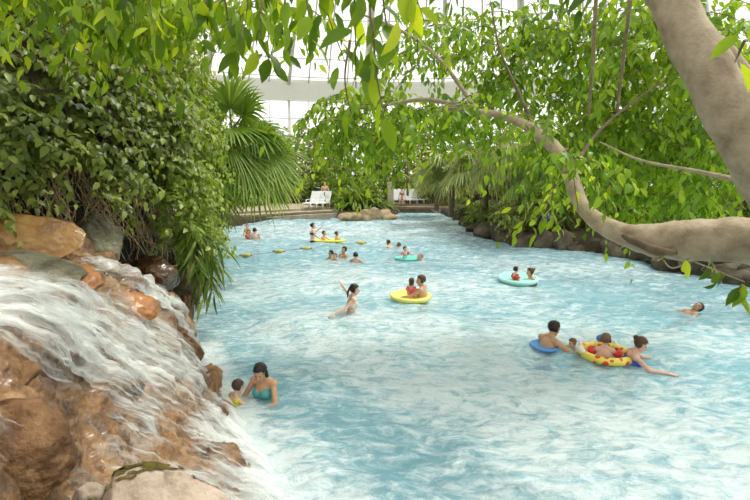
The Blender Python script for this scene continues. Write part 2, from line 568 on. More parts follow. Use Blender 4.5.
# ------------------------------------------------------------------ rock helpers
WETORANGE = rock_mat('wet_orange_rock', [(.10, .035, .012), (.34, .13, .03), (.46, .18, .035), (.60, .32, .10)], 2.0, .45, .8, .18)
LEDGE = rock_mat('brown_ledge_rock', [(.03, .016, .008), (.12, .06, .025), (.28, .14, .05), (.45, .30, .16)], 2.2, .4, .9, .25)
OCHRE = rock_mat('ochre_rock', [(.09, .04, .01), (.25, .12, .025), (.40, .21, .05), (.52, .34, .13)], 1.6, .4, .8, .4)
GREYROCK = rock_mat('grey_green_rock', [(.035, .032, .02), (.12, .11, .07), (.24, .23, .15), (.42, .40, .29)], 2.4, .6, .9)
DARKWET = rock_mat('dark_wet_rock', [(.012, .008, .005), (.045, .022, .01), (.12, .055, .02), (.24, .11, .03)], 2.4, .25, .8, .6)
BROWN = rock_mat('brown_rock', [(.035, .018, .008), (.13, .06, .025), (.27, .15, .07), (.42, .26, .13)], 3.2, .7, .8, 0)
PINK = rock_mat('pale_pink_granite', [(.34, .24, .17), (.48, .37, .28), (.57, .46, .37), (.63, .54, .46)], 3.0, .6, .5, 0, ((.09, .075, .018), 3.4, .54))
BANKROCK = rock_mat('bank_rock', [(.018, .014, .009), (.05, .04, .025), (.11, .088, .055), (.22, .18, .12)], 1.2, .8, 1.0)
ISLEROCK = rock_mat('island_rock', [(.10, .07, .035), (.28, .20, .11), (.45, .35, .21), (.60, .50, .34)], 1.4, .8, .9)


def rock_mesh(name, size, seed, sub=4, cuts=9, rough=.12, flat=.0):
    bm = bmesh.new()
    bmesh.ops.create_icosphere(bm, subdivisions=sub, radius=1)
    r = np.random.default_rng(seed)
    V = np.array([v.co for v in bm.verts])
    for _ in range(cuts):
        d = nrmz(r.normal(0, 1, 3)); h = r.uniform(.55, .85)
        k = V @ d
        over = np.maximum(k - h, 0)
        V = V - d * (over * .85)[:, None]
    so = Vector((seed * 3.7, seed * 1.3, 0))
    for v, p in zip(bm.verts, V):
        q = Vector(p)
        k = mnoise.fractal(q * 1.6 + so, .7, 2, 5) * rough + mnoise.noise(q * 6 + so) * rough * .25
        p = Vector(p) * (1 + k)
        v.co = Vector((p.x * size[0], p.y * size[1], p.z * size[2]))
    me = bpy.data.meshes.new(name)
    bm.to_mesh(me); bm.free()
    me.polygons.foreach_set('use_smooth', np.ones(len(me.polygons), bool))
    return me


def rock(label, loc, size, seed, mat, rot=(0, 0, 0), name='boulder', sub=4, cuts=9, rough=.12, group=None, cat='rock'):
    o = link(name, rock_mesh(name, size, seed, sub, cuts, rough), mat)
    o.location = Vector([float(v) for v in loc]); o.rotation_euler = rot
    tag(o, label, cat, group)
    return o


# ------------------------------------------------------------------ cascade
NET = [
    [P(-60, 215, 6.0), P(60, 228, 6.8), P(130, 268, 7.4), P(180, 302, 8.3), W(192, 330)],
    [P(-40, 255, 4.4), P(55, 268, 4.9), P(112, 286, 5.4), P(168, 318, 6.3), W(198, 365)],
    [P(-60, 298, 3.3), P(45, 312, 3.8), P(110, 350, 4.4), P(180, 392, 5.2), W(226, 430)],
    [P(-80, 340, 2.6), P(15, 360, 2.9), P(85, 408, 3.4), P(165, 450, 4.0), W(250, 485)],
    [P(-90, 400, 2.0), P(-15, 430, 2.2), P(55, 480, 2.6), P(140, 520, 3.0), W(275, 550)],
    [P(-120, 560, 1.5), P(-20, 600, 1.6), P(60, 640, 1.9), P(150, 690, 2.3), W(320, 680)],
]
NET = np.array(NET)


def net_surface(nu, nv, v0=0, v1=5, u1=4.0):
    """v across the stream (net rows), u along the flow (net columns); returns (nv, nu, 3)"""
    rows = [catmull(NET[i], 24) for i in range(6)]
    rows = np.array(rows)                            # 6 x 97 x 3
    cols = np.array([catmull(rows[:, j], 24) for j in range(rows.shape[1])])   # 97 x 121 x 3
    S = cols.transpose(1, 0, 2)                      # 121 x 97 x 3
    vi = np.linspace(v0, v1, nv) / 5 * 120; ui = np.linspace(0, u1, nu) / 4 * 96
    va = np.clip(vi.astype(int), 0, 119); ua = np.clip(ui.astype(int), 0, 95)
    fv = (vi - va)[:, None, None]; fu = (ui - ua)[None, :, None]
    a = S[va][:, ua]; b = S[va][:, ua + 1]; c = S[va + 1][:, ua]; d = S[va + 1][:, ua + 1]
    return (a * (1 - fu) + b * fu) * (1 - fv) + (c * (1 - fu) + d * fu) * fv


def surf_normals(S):
    du = np.gradient(S, axis=1); dv = np.gradient(S, axis=0)
    n = nrmz(np.cross(du, dv))
    s = np.sign(n[..., 2:3]); s[s == 0] = 1
    return n * s


def lumps(S, amp, sc):
    out = np.zeros(S.shape[:2])
    for i in range(S.shape[0]):
        for j in range(S.shape[1]):
            q = Vector(S[i, j])
            d = mnoise.voronoi(q * sc)[0]
            out[i, j] = amp * (.55 - d[0]) + amp * .35 * mnoise.fractal(q * sc * 2.4, .8, 2, 4)
    return out


def make_cascade():
    nu, nv = 190, 190
    S = net_surface(nu, nv)
    n = surf_normals(S)
    k = lumps(S, .22, 1.9)
    V = S + n * k[..., None]
    V[:, -1, 2] = -.6
    # skirt back to the ground on the upstream side
    me = fast_mesh('rock_ledge', V.reshape(-1, 3), grid_faces(nv, nu))
    o = link('rock_ledge', me, LEDGE)
    tag(o, 'stepped wet brown rock ledge under the waterfall', 'rock')

    m, nt, b, out = new_mat('falling_water')
    N = nt.nodes.new; L = nt.links.new
    uv = N('ShaderNodeUVMap')
    def streak(sx, sy, det, dist=.3):
        mp = N('ShaderNodeMapping'); mp.inputs['Scale'].default_value = (sx, sy, 1)
        L(uv.outputs['UV'], mp.inputs['Vector'])
        t = N('ShaderNodeTexNoise'); t.inputs['Scale'].default_value = 1; t.inputs['Detail'].default_value = det; t.inputs['Distortion'].default_value = dist
        t.inputs['Roughness'].default_value = .6
        L(mp.outputs['Vector'], t.inputs['Vector'])
        return t.outputs['Fac']
    s1 = streak(1.5, 26, 4, .25); s2 = streak(1.3, 6, 3, .5); s3 = streak(4, 90, 3, .15)
    at = N('ShaderNodeAttribute'); at.attribute_name = 'flow'
    def mad(a, k, c):
        x = N('ShaderNodeMath'); x.operation = 'MULTIPLY_ADD'; L(a, x.inputs[0]); x.inputs[1].default_value = k
        if isinstance(c, float): x.inputs[2].default_value = c
        else: L(c, x.inputs[2])
        return x.outputs[0]
    tot = mad(s1, .95, mad(s2, 1.25, mad(s3, .3, mad(at.outputs['Fac'], 1.0, -1.0))))
    mr = N('ShaderNodeMapRange'); mr.interpolation_type = 'SMOOTHSTEP'; mr.inputs['From Min'].default_value = .38; mr.inputs['From Max'].default_value = 1.15
    mr.inputs['To Max'].default_value = .93
    L(tot, mr.inputs['Value'])
    b.inputs['Base Color'].default_value = (.86, .89, .88, 1); b.inputs['Roughness'].default_value = .35
    tl = N('ShaderNodeBsdfTranslucent'); tl.inputs['Color'].default_value = (.86, .90, .90, 1)
    m0 = N('ShaderNodeMixShader'); m0.inputs['Fac'].default_value = .25; L(b.outputs['BSDF'], m0.inputs[1]); L(tl.outputs['BSDF'], m0.inputs[2])
    tr = N('ShaderNodeBsdfTransparent')
    ms = N('ShaderNodeMixShader'); L(mr.outputs['Result'], ms.inputs['Fac']); L(tr.outputs['BSDF'], ms.inputs[1]); L(m0.outputs['Shader'], ms.inputs[2])
    L(ms.outputs['Shader'], out.inputs['Surface'])

    def sheet(v0, v1, nv, nu, lift, flow, soft, seed, u0=0.0):
        S = net_surface(nu, nv, v0, v1)
        n = surf_normals(S)
        k = lumps(S, .20 * soft, 1.9)
        vv = np.linspace(v0, v1, nv)[:, None] * np.ones((1, nu)); uu = np.linspace(0, 4, nu)[None] * np.ones((nv, 1))
        ridge = .035 * np.sin(vv * 19 + seed + 1.2 * np.sin(uu * 2.1)) + .018 * np.sin(vv * 47 + uu * 2 + seed)
        Vv = S + n * (k + lift + ridge)[..., None]
        # run-out onto the pool
        out_dir = nrmz(np.array([.8, .15, 0]))
        ext = [Vv[:, -1] + out_dir * q + np.array([0, 0, -z]) for q, z in ((.08, .09), (.16, .15), (.24, .2))]
        Vv = np.concatenate([Vv] + [e[:, None] for e in ext], axis=1)
        nn = nu + 3
        fl = flow(vv, uu)
        edge = np.clip((vv - v0) / .35, 0, 1) * np.clip((v1 - vv) / .35, 0, 1)
        fl = fl - (1 - edge) * .9
        fl = np.concatenate([fl, fl[:, -1:] + .1, fl[:, -1:] - .2, fl[:, -1:] - .9], axis=1)
        me = fast_mesh('water_sheet', Vv.reshape(-1, 3), grid_faces(nv, nn), True, fl.ravel(), 'flow')
        ul = me.uv_layers.new(name='UVMap')
        uvs = np.stack([np.tile(np.linspace(0, 4.4, nn), nv) + seed, np.repeat(np.linspace(v0, v1, nv), nn)], -1)
        vi = np.empty(len(me.loops), np.int32); me.loops.foreach_get('vertex_index', vi)
        ul.data.foreach_set('uv', uvs[vi].astype(np.float32).ravel())
        return me

    root = empty('waterfall', NET[2][4])
    tag(root, 'silky white waterfall streaming over brown rocks into the pool', 'waterfall')

    def flow_main(v, u):
        f = .30 + .24 * np.exp(-((v - 2.0) / .9) ** 2) + .14 * np.exp(-((v - 2.5) / .6) ** 2 - ((u - .4) / 1.3) ** 2)
        f -= .55 * np.exp(-((v - 3.45) / .45) ** 2 - ((u - 1.3) / .9) ** 2)     # brown rock shows on the near side
        f -= .30 * np.exp(-((v - 1.0) / .45) ** 2 - ((u - 1.5) / .9) ** 2)      # orange ledge
        f -= .16 * np.exp(-((v - 2.2) / .4) ** 2 - ((u - 2.9) / .35) ** 2)
        f += .30 * np.exp(-((u - 4.0) / .3) ** 2) - .22 * np.exp(-((u - 3.1) / .3) ** 2 - ((v - 2.7) / .5) ** 2) - .2 * np.exp(-((u - 1.9) / .4) ** 2 - ((v - 2.9) / .3) ** 2)
        f -= .3 * np.exp(-((v - .9) / .5) ** 2 - ((u - .2) / .8) ** 2)
        return f
    link('water_sheet', sheet(.85, 4.5, 170, 150, .07, flow_main, .6, 0.0), m, root)
    link('water_sheet', sheet(1.1, 4.2, 150, 140, .16, lambda v, u: flow_main(v, u) - .16, .45, 7.3), m, root)
    # side stream that drops beside the dark boulder
    def flow_side(v, u): return .30 + .3 * np.exp(-((u - 3.0) / .8) ** 2) - .5 * (u < 1.3)
    link('water_sheet', sheet(.35, 1.25, 60, 140, .09, flow_side, .8, 13.1), m, root)


make_cascade()

rock('flat ochre slab resting at the top of the waterfall under the creeper', P(18, 243, 5.5), (.74, .45, .33), 21, OCHRE, (.02, .07, .12), sub=5, cuts=16, rough=.08)
rock('low grey green ledge stone between the ochre slab and the waterfall crest', P(24, 270, 4.7), (.66, .34, .14), 33, GREYROCK, (.1, .22, -.1), sub=5, rough=.1)
rock('glossy orange boulder where the stream splits below the ochre slab', P(78, 282, 4.9), (.30, .26, .16), 5, WETORANGE, (.1, .35, -.2), sub=5, rough=.08)
rock('wet orange ledge stone under the thin side stream', P(128, 303, 5.45), (.36, .28, .16), 37, WETORANGE, (.1, .45, -.1), sub=5, rough=.1)
rock('tall grey green boulder standing beside the ochre slab', P(100, 245, 6.9), (.36, .36, .48), 14, GREYROCK, (0, .2, .4), sub=5, cuts=14)
rock('dark wet boulder under the overhanging spear-leaved plant', P(153, 276, 7.9), (.52, .5, .36), 27, DARKWET, (0, .15, .2), sub=5)
rock('big brown boulder filling the lower corner beside the waterfall', P(10, 455, 2.35), (.30, .26, .26), 9, BROWN, (.2, .5, .3), sub=5, rough=.1)
rock('small brown stone above the big brown boulder in the stream', P(12, 378, 2.75), (.16, .16, .10), 44, BROWN, (0, .3, .2), sub=4)
rock('pale pink granite boulder with dark moss at the picture bottom', P(150, 530, 2.45), (.47, .32, .35), 52, PINK, (0, .02, .1), sub=5, cuts=6, rough=.06)
pk = bpy.data.objects['boulder']
for o_ in bpy.data.objects:
    if o_.get('label', '').startswith('pale pink granite'): pk = o_
_me = pk.data; _mb = MB(); _dir = Vector((-.36, .45, .82)).normalized()
for p_ in _me.polygons:
    q_ = p_.center; a_ = p_.normal.dot(_dir) + .28 * mnoise.noise(Vector((q_.x * 9, q_.y * 9, q_.z * 9)))
    if .74 < a_ and q_.z > -.05:
        vs = [_me.vertices[i] for i in p_.vertices]
        _mb.add([v.co + v.normal * (.006 + .014 * abs(mnoise.noise(v.co * 26))) for v in vs], [tuple(range(len(vs)))])
mo = _mb.build('moss', rock_mat('moss', [(.02, .018, .004), (.07, .055, .01), (.16, .12, .02), (.30, .22, .05)], 9, .9, .6), pk, True, False)
mo['label'] = 'dark olive moss'; mo['kind'] = 'stuff'
rock('small cream stone at the foot of the mossy pink boulder', P(88, 497, 2.5), (.09, .10, .07), 61, PINK, (0, 0, .4))
rock('brown speckled rock lip beside the pool behind the swimming woman', P(204, 392, 5.9), (.30, .50, .30), 72, BROWN, (.1, .75, .2), sub=5)
rock('brown rock at the outer edge of the waterfall above the dark pool', P(186, 352, 6.9), (.26, .36, .30), 83, BROWN, (.1, .4, .1))
rock('small brown stone at the rim between the cascade and the child', P(222, 412, 5.55), (.15, .24, .2), 77, BROWN, (.1, .6, .3))
rock('brown stone poking through the falling water near the pool foam', P(222, 462, 4.5), (.22, .22, .2), 95, LEDGE, (0, .4, 0))
rock('brown stone breaking the middle of the falling water', P(120, 385, 4.35), (.22, .2, .14), 111, BROWN, (.1, .5, 0), sub=5)
rock('dark stone low in the falling water above the mossy pink boulder', P(105, 432, 3.75), (.24, .2, .16), 117, DARKWET, (.1, .5, 0), sub=5)
rock('narrow wet stone dropping to the water under the dark boulder', P(184, 315, 8.6), (.16, .3, .5), 101, BROWN, (0, .1, .2))

# ------------------------------------------------------------------ creeper bank on the left
HN = np.array([
    [P(-130, 225, 4.8), P(-130, 130, 5.2), P(-130, 40, 5.8), P(-130, -90, 6.8)],
    [P(0, 212, 5.8), P(0, 130, 6.1), P(0, 40, 6.9), P(0, -90, 8.2)],
    [P(98, 214, 7.2), P(100, 140, 7.5), P(95, 50, 8.6), P(80, -70, 10)],
    [P(158, 236, 8.8), P(164, 170, 9.3), P(156, 80, 10.5), P(132, -40, 12.5)],
    [P(180, 242, 12.0), P(180, 180, 12.4), P(178, 105, 13.8), P(162, 10, 16.5)],
    [P(172, 235, 18.0), P(172, 180, 18.4), P(168, 110, 20), P(150, 30, 22)],
])


def hedge_eval(a, b):
    """a 0..5 along the bank, b 0..3 up"""
    rows = np.array([catmull(HN[i], 10) for i in range(6)])          # 6 x 31
    ai = np.clip(a, 0, 4.999); i = ai.astype(int); fa = (ai - i)[..., None]
    bi = np.clip(b, 0, 2.999) * 10; j = bi.astype(int); fb = (bi - j)[..., None]
    p00 = rows[i, j]; p01 = rows[i, j + 1]; p10 = rows[i + 1, j]; p11 = rows[i + 1, j + 1]
    return (p00 * (1 - fb) + p01 * fb) * (1 - fa) + (p10 * (1 - fb) + p11 * fb) * fa


def make_hedge():
    na, nb = 110, 60
    A, B = np.meshgrid(np.linspace(0, 5, na), np.linspace(0, 3, nb), indexing='ij')
    S = hedge_eval(A, B)
    nn = nrmz(np.cross(np.gradient(S, axis=1), np.gradient(S, axis=0)))
    flip = np.sign(np.sum(nn * np.array([.7, -.6, .4]), -1, keepdims=True)); flip[flip == 0] = 1
    nn = nn * flip
    k = np.array([mnoise.fractal(Vector(p) * .9, .8, 2, 4) for p in S.reshape(-1, 3)]).reshape(na, nb)
    V = S - nn * .38 + nn * (k * .22)[..., None]
    V[:, 0, 2] -= 1.4
    tag(link('earth_bank', fast_mesh('earth_bank', V.reshape(-1, 3), grid_faces(na, nb)), SOIL), kind='structure')

    def scatter(n, amin, amax, seed, bmin=0, bmax=3):
        r = np.random.default_rng(seed)
        a = r.uniform(amin, amax, n); b = bmin + (bmax - bmin) * r.random(n) ** .9
        p = hedge_eval(a, b)
        e = .03
        pu = hedge_eval(a + e, b) - hedge_eval(a - e, b); pv = hedge_eval(a, b + e) - hedge_eval(a, b - e)
        m = nrmz(np.cross(pv, pu)); m *= np.sign(np.sum(m * np.array([.7, -.6, .4]), -1, keepdims=True))
        return a, b, p, m, r

    def creeper(label, n, amin, amax, mat, size, seed, nl, thick, dens):
        a, b, p, m, r = scatter(n, amin, amax, seed)
        # tufts: thin out where a slow noise is low so dark gaps stay open
        keep = np.array([mnoise.noise(Vector(q) * 1.25) for q in p]) + .25 * np.minimum(b, 1.2) > dens
        low = (b < .55) & (r.random(n) < .8) & (a > .7) & (a < 3.3)
        keep &= ~low
        p, m, b = p[keep], m[keep], b[keep]
        N = len(p)
        off = (r.random(N) ** 1.3) * thick
        lump = np.array([mnoise.fractal(Vector(q) * .8 + Vector((5, 5, 5)), .8, 2, 3) for q in p]) * .28
        o = p + m * (off + lump)[:, None]
        tang = nrmz(np.stack([r.normal(.55, .5, N), r.normal(-.2, .5, N), r.normal(-.1, .35, N)], -1))
        d = nrmz(tang + m * .55)
        pos, dr, nr, sp = sprays(o, d, nl, r.uniform(.35, .8, N), .45, .35, .3, seed)
        nr = nrmz(nr + np.repeat(m, nl, 0) * .5 + np.array([.25, -.1, .5]))
        L = size * np.random.default_rng(seed).uniform(.6, 1.2, len(pos))
        tint = np.clip(.35 * sp + .65 * np.random.default_rng(seed + 1).random(len(pos)), 0, 1)
        root = empty('creeper', HN[2][0] if amin < 1 else HN[3][0])
        tag(root, label, 'creeper')
        link('foliage', leaf_mesh('foliage', pos, dr, nr, L, L * .62, 1, .25, .2, tint, seed), mat, root)
        mb = MB()
        for q in range(0, N, 9):
            t = np.linspace(0, 1, 5)[:, None]
            path = o[q] + d[q] * t * .6 - np.array([0, 0, .27]) * t ** 2
            mb.tube(path, np.linspace(.008, .003, 5), 4)
        tag(mb.build('stem', TWIG, root), kind='stuff')
        return root
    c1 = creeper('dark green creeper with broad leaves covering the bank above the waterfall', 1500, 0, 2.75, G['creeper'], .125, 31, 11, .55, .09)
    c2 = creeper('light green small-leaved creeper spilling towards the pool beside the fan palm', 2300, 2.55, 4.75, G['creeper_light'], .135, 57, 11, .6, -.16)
    # bare roots and dead stems hanging under the leaves
    r = np.random.default_rng(8)
    mb = MB()
    for q in range(330):
        a = r.uniform(.6, 3.4); b = r.uniform(.0, 1.0)
        p = hedge_eval(np.array([a]), np.array([b]))[0] + np.array([.1, -.15, .1]) * r.random()
        d = np.array([r.normal(.1, .25), r.normal(-.05, .2), -1]); L = r.uniform(.3, .9)
        t = np.linspace(0, 1, 7)[:, None]
        path = p + d * L * t + r.normal(0, .05, (7, 3)) * np.minimum(t * 2, 1)
        mb.tube(path, np.linspace(r.uniform(.006, .016), .004, 7), 5)
    o = mb.build('hanging_roots', simple('dry_root', (.40, .30, .17), .85, .3, 25, .45))
    tag(o, 'tangle of dry brown roots hanging under the creeper above the rocks', 'roots', kind='stuff')


make_hedge()


# spear-leaved plant overhanging the pool
def spear_plant(label, base, tips, leaf, seed, mat='strap', name='overhanging_plant'):
    r = np.random.default_rng(seed)
    root = empty(name, base); tag(root, label, 'plant')
    pos, dr = [], []
    for tip in tips:
        mid = (base + tip) / 2 + np.array([0, 0, .25 + .2 * r.random()])
        pts = catmull([base, mid, tip], 8)
        MB().tube(pts, np.linspace(.014, .006, len(pts)), 6).build('stem', STEM, root)
        tan = nrmz(np.gradient(pts, axis=0))
        for i in range(4, len(pts)):
            for s in (-1, 1):
                sd = nrmz(np.cross(tan[i], [0, 0, 1]))
                pos.append(pts[i]); dr.append(nrmz(tan[i] * .8 + sd * s * .8 + r.normal(0, .22, 3) - np.array([0, 0, .15])))
    pos = np.array(pos); dr = np.array(dr)
    nr = nrmz(np.array([0, 0, 1.0]) + r.normal(0, .25, pos.shape))
    L = leaf * r.uniform(.7, 1.15, len(pos))
    link('foliage', leaf_mesh('foliage', pos, dr, nr, L, L * .11, 2, .4, .3, None, seed), G[mat], root)
    return root


B0 = P(184, 250, 9.0)
spear_plant('long-leaved plant arching over the water below the light green creeper', B0,
            [P(214, 262, 8.7), P(210, 282, 8.6), P(204, 298, 8.5), P(220, 248, 8.9), P(196, 240, 8.4), P(214, 294, 8.8), P(198, 268, 8.3), P(222, 272, 9.0), P(206, 250, 8.6), P(188, 262, 8.3)], .46, 4)

# ------------------------------------------------------------------ palms
def fan_frond(name, base, out, plen, flen, seed, mat, parent, droop=.5, nseg=40, spread=2.35, face=None):
    """one palmate frond: petiole plus folded segments"""
    r = np.random.default_rng(seed)
    out = nrmz(out)
    t = np.linspace(0, 1, 9)[:, None]
    path = base + out * plen * t - np.array([0, 0, .22 * plen]) * t ** 2
    tan = nrmz(path[-1] - path[-2])
    side = nrmz(np.cross(tan, face if face is not None else np.array([0, 0, 1.0]) + r.normal(0, .45, 3))); up = np.cross(side, tan)
    hub = path[-1]
    V, F, tint = [], [], []
    tb = r.random() * .5
    for k in range(nseg):
        a = (k / (nseg - 1) - .5) * 2 * spread + r.normal(0, .02)
        d = math.cos(a) * tan + math.sin(a) * side
        L = flen * (1 - .28 * (abs(a) / spread) ** 2) * r.uniform(.9, 1.06)
        w = L * spread * 2 / nseg * .62
        sd = nrmz(np.cross(d, up))
        ts = [0, .25, .5, .7, .88, 1]; ws = [.12, .6, 1.0, .75, .4, .04]
        b0 = len(V)
        dr = droop * r.uniform(.6, 1.4)
        for q, ww in zip(ts, ws):
            c = hub + d * L * q + up * (.12 * math.sin(a * 0.9) ** 2) * q - np.array([0, 0, dr * L * max(q - .45, 0) ** 1.6 * 1.7])
            fo = up * w * .3 * ww
            V += [c - sd * w * .5 * ww + fo, c, c + sd * w * .5 * ww + fo]
        for i in range(len(ts) - 1):
            x = b0 + 3 * i
            F += [(x, x + 1, x + 4, x + 3), (x + 1, x + 2, x + 5, x + 4)]
        tv = tb + .5 * r.random()
        for q in ts: tint += [min(1, tv + (.25 if q > .85 else 0))] * 3
    fr = link(name, fast_mesh(name, np.array(V), np.array(F), True, np.array(tint)), mat, parent)
    pet = MB().tube(path, np.linspace(.035, .018, 9), 6).build('petiole', STEM, fr)
    pet.parent = fr; pet.matrix_parent_inverse = Matrix.Identity(4) if True else None
    fr.matrix_parent_inverse = Matrix.Translation(-Vector(parent.location))
    return fr


def fan_palm(label, top, ground_z, nf, plen, flen, seed, mat, group=None, dirs=None, droop=.5, trunk_r=.14, nseg=34, name='fan_palm', foot=None):
    r = np.random.default_rng(seed)
    foot = foot if foot is not None else top
    root = empty(name, (foot[0], foot[1], ground_z)); tag(root, label, 'palm', group)
    base = np.array([foot[0], foot[1], ground_z - .1])
    pts = catmull([base, (base + top) / 2 + np.array([.05, .05, 0]), top], 8)
    MB().tube(pts, np.linspace(trunk_r * 1.25, trunk_r, len(pts)), 12).build('trunk', BARKD, root)
    D = dirs or []
    for k in range(nf):
        if k < len(D): d = np.array(D[k][:3]); pl = plen * D[k][3]; fl = flen * D[k][4]; fc = np.array([.25, -.75, .6]) + r.normal(0, .2, 3)
        else:
            fc = None; a = 2.4 * k + r.normal(0, .2); e = .95 - 1.25 * k / nf + r.normal(0, .1)
            d = np.array([math.cos(a) * math.cos(e), math.sin(a) * math.cos(e), math.sin(e)]); pl = plen * r.uniform(.8, 1.1); fl = flen * r.uniform(.85, 1.1)
        fan_frond('frond', np.array(top), d, pl, fl, seed * 100 + k, mat, root, droop, nseg, face=fc)
    return root


# big fan palm behind the light creeper
T0 = P(232, 132, 14.5)
fan_palm('large fan palm with drooping fronds between the creeper and the pool', T0, .5, 17, .95, 1.15, 3, G['palm'], foot=P(176, 170, 15.5),
         dirs=[(.05, -.35, 1.0, .9, 1.15), (.5, -.3, .75, .8, .9), (-.5, -.4, .4, 1, 1.1), (.95, -.3, .25, .75, 1.0), (.2, -.9, .2, .9, 1.1),
               (1, -.3, -.25, 1.1, 1.1), (-.3, -.9, .0, .9, 1.05), (.85, -.3, -.6, 1.3, 1.15), (.4, -.7, -.5, 1.0, 1.1), (.1, -.6, -.5, 1.1, 1.1), (.75, -.2, -1.0, 1.15, 1.1)], droop=.38, nseg=48)
fan_palm('lower fan palm hanging over the shore below the big one', P(204, 182, 16.5), .5, 11, 1.0, 1.0, 9, G['palm_grey'], foot=P(170, 190, 17.5),
         dirs=[(.6, -.5, -.2, 1, 1.1), (.2, -.7, -.3, 1, 1), (.7, -.4, .3, 1, 1)], droop=.5)

# ------------------------------------------------------------------ trees of the background
def tree(label, cx, cy, gz, top, rad, mat, leaf, nsp, seed, group=None, nl=12, trunk=True, detail=0, name='broadleaf_tree', inner=.35, width=.5, low=None, cat='tree'):
    root = empty(name, (cx, cy, gz)); tag(root, label, cat, group)
    cz = top - rad[2]
    p, d = crown_points((cx, cy, cz), rad, nsp, seed, inner)
    keep = p[:, 2] > gz + (low if low is not None else .2)
    p, d = p[keep], d[keep]
    r = np.random.default_rng(seed)
    pos, dr, nr, sp = sprays(p, d, nl, r.uniform(.6, 1.2, len(p)) * leaf * 3.2, .4, .45, .4, seed)
    L = leaf * r.uniform(.65, 1.2, len(pos))
    tint = np.clip(.5 * sp + .5 * r.random(len(pos)), 0, 1)
    link('foliage', leaf_mesh('foliage', pos, dr, nr, L, L * width, detail, .2, .3, tint, seed), mat, root)
    if trunk:
        mb = MB()
        hub = np.array([cx, cy, max(gz + .5, cz - rad[2] * .5)])
        mb.tube(catmull([np.array([cx + .1, cy, gz - .2]), (np.array([cx, cy, gz]) + hub) / 2 + np.array([.12, 0, 0]), hub], 6), np.linspace(.24, .15, 13), 10)
        mb.build('trunk', BARKD, root)
        for k in range(6):
            a = 1.05 * k + seed; e = hub + np.array([math.cos(a) * rad[0], math.sin(a) * rad[1], rad[2] * (.6 + .3 * math.sin(k))]) * .75
            MB().tube(catmull([hub, (hub + e) / 2 + np.array([0, 0, .2]), e], 5), np.linspace(.11, .03, 11), 7).build('branch', BARKD, root)
    return root


def zat(py, D): return float(P(375, py, D)[2])
def xat(px, D): return float((px - 375) / 500 * P(px, 172, D)[1]) if False else float(P(px, 172, D)[0])


GB = 'dense trees behind the far shore'
for (px, D, top, rx, rz, mat, lf, n, lab) in [
    (205, 40, 70, 4.2, 4.5, 'back', .30, 420, 'bushy green tree behind the big fan palm'),
    (296, 44, 128, 3.4, 3.0, 'olive', .28, 760, 'grey olive tree behind the three loungers'),
    (262, 47, 135, 3.6, 3.2, 'back', .28, 760, 'round green tree between the fan palm and the olive tree'),
    (352, 46, 118, 4.2, 3.8, 'back', .30, 760, 'broad green tree behind the island of strap-leaved plants'),
    (408, 47, 122, 3.6, 3.8, 'olive', .30, 760, 'dull olive tree behind the far row of loungers'),
    (455, 45, 112, 4.0, 4.3, 'back', .32, 760, 'green tree behind the palms at the far end of the pool'),
    (520, 43, 108, 4.4, 4.5, 'olive', .32, 760, 'grey green tree behind the feathery palm thicket'),
    (590, 40, 70, 5.0, 6.0, 'back', .32, 460, 'tall green tree rising behind the two hanging vines'),
    (672, 36, 20, 5.0, 7.0, 'back', .30, 520, 'tall dense tree behind the thick overhanging trunk'),
    (770, 33, -30, 5.0, 7.5, 'back', .30, 480, 'tall dense tree at the picture edge behind the thick trunk'),
]:
    x = xat(px, D)
    tree(lab, x, D, .6, zat(top, D), (rx, rx * .8, rz), G[mat], lf, n, int(px), GB, low=.4)

# low dark shrubs closing the gaps under the crowns
for k, (px, D, top, rx, mat, lab) in enumerate([
    (285, 41, 178, 1.7, 'olive', 'low olive shrub behind the first of the three loungers'),
    (318, 42, 172, 1.9, 'back', 'round shrub behind the man by the three loungers'),
    (352, 41, 165, 2.2, 'back', 'shrub behind the strap-leaved island plant'),
    (412, 42.5, 175, 2.4, 'back', 'dark shrub behind the far row of white loungers'),
    (440, 40, 178, 1.8, 'olive', 'olive shrub at the end of the far row of loungers'),
    (235, 37.5, 180, 2.0, 'back', 'green shrub on the shore behind the drooping fan fronds')]):
    tree(lab, xat(px, D), D, .4, zat(top, D), (rx, 1.2, (zat(top, D) - .2) / 2), G[mat], .26, 330, 700 + k, None, trunk=False, name='shrub', low=-.2, cat='shrub')

# right bank: lush crowns over dark rocks
GR = 'trees on the rocky bank'
for k, (px, D, top, low, rx, rz, mat, lf, n, lab) in enumerate([
    (520, 29, 118, 1.0, 2.4, 2.2, 'back', .22, 260, 'leafy tree above the rocks behind the hanging bright leaves'),
    (565, 23.5, 120, 1.0, 2.6, 2.4, 'back', .2, 360, 'leafy tree on the rocky bank behind the curved limb'),
    (622, 21.5, 100, .9, 2.6, 2.6, 'canopy', .19, 380, 'bright leafy tree above the limb on the rocky bank'),
    (688, 20, 95, .8, 2.7, 2.6, 'back', .18, 400, 'leafy tree behind the horizontal limb near the thick trunk'),
    (750, 18.5, 90, .8, 2.6, 2.6, 'canopy', .17, 380, 'leafy tree at the picture edge above the limb'),
    (820, 17, 60, .8, 2.8, 3.0, 'back', .18, 300, 'leafy tree just past the picture edge on the bank')]):
    tree(lab, xat(px, D), D, .5, zat(top, D), (rx, rx * .8, rz), G[mat], lf, n, 800 + k, GR, low=.35)

# fan palms at the far right of the pool
fan_palm('grey green fan palm leaning over the far right shore', P(452, 168, 29), .5, 17, 1.1, 1.5, 21, G['palm_grey'], droop=.55, nseg=30)
fan_palm('pale fan palm in front of the far loungers', P(437, 178, 34), .5, 12, .9, 1.2, 22, G['palm_grey'], droop=.6, nseg=28)
fan_palm('fan palm with drooping fronds behind the rocky point', P(486, 166, 25), .6, 17, 1.1, 1.35, 23, G['palm_grey'], droop=.75, nseg=30)


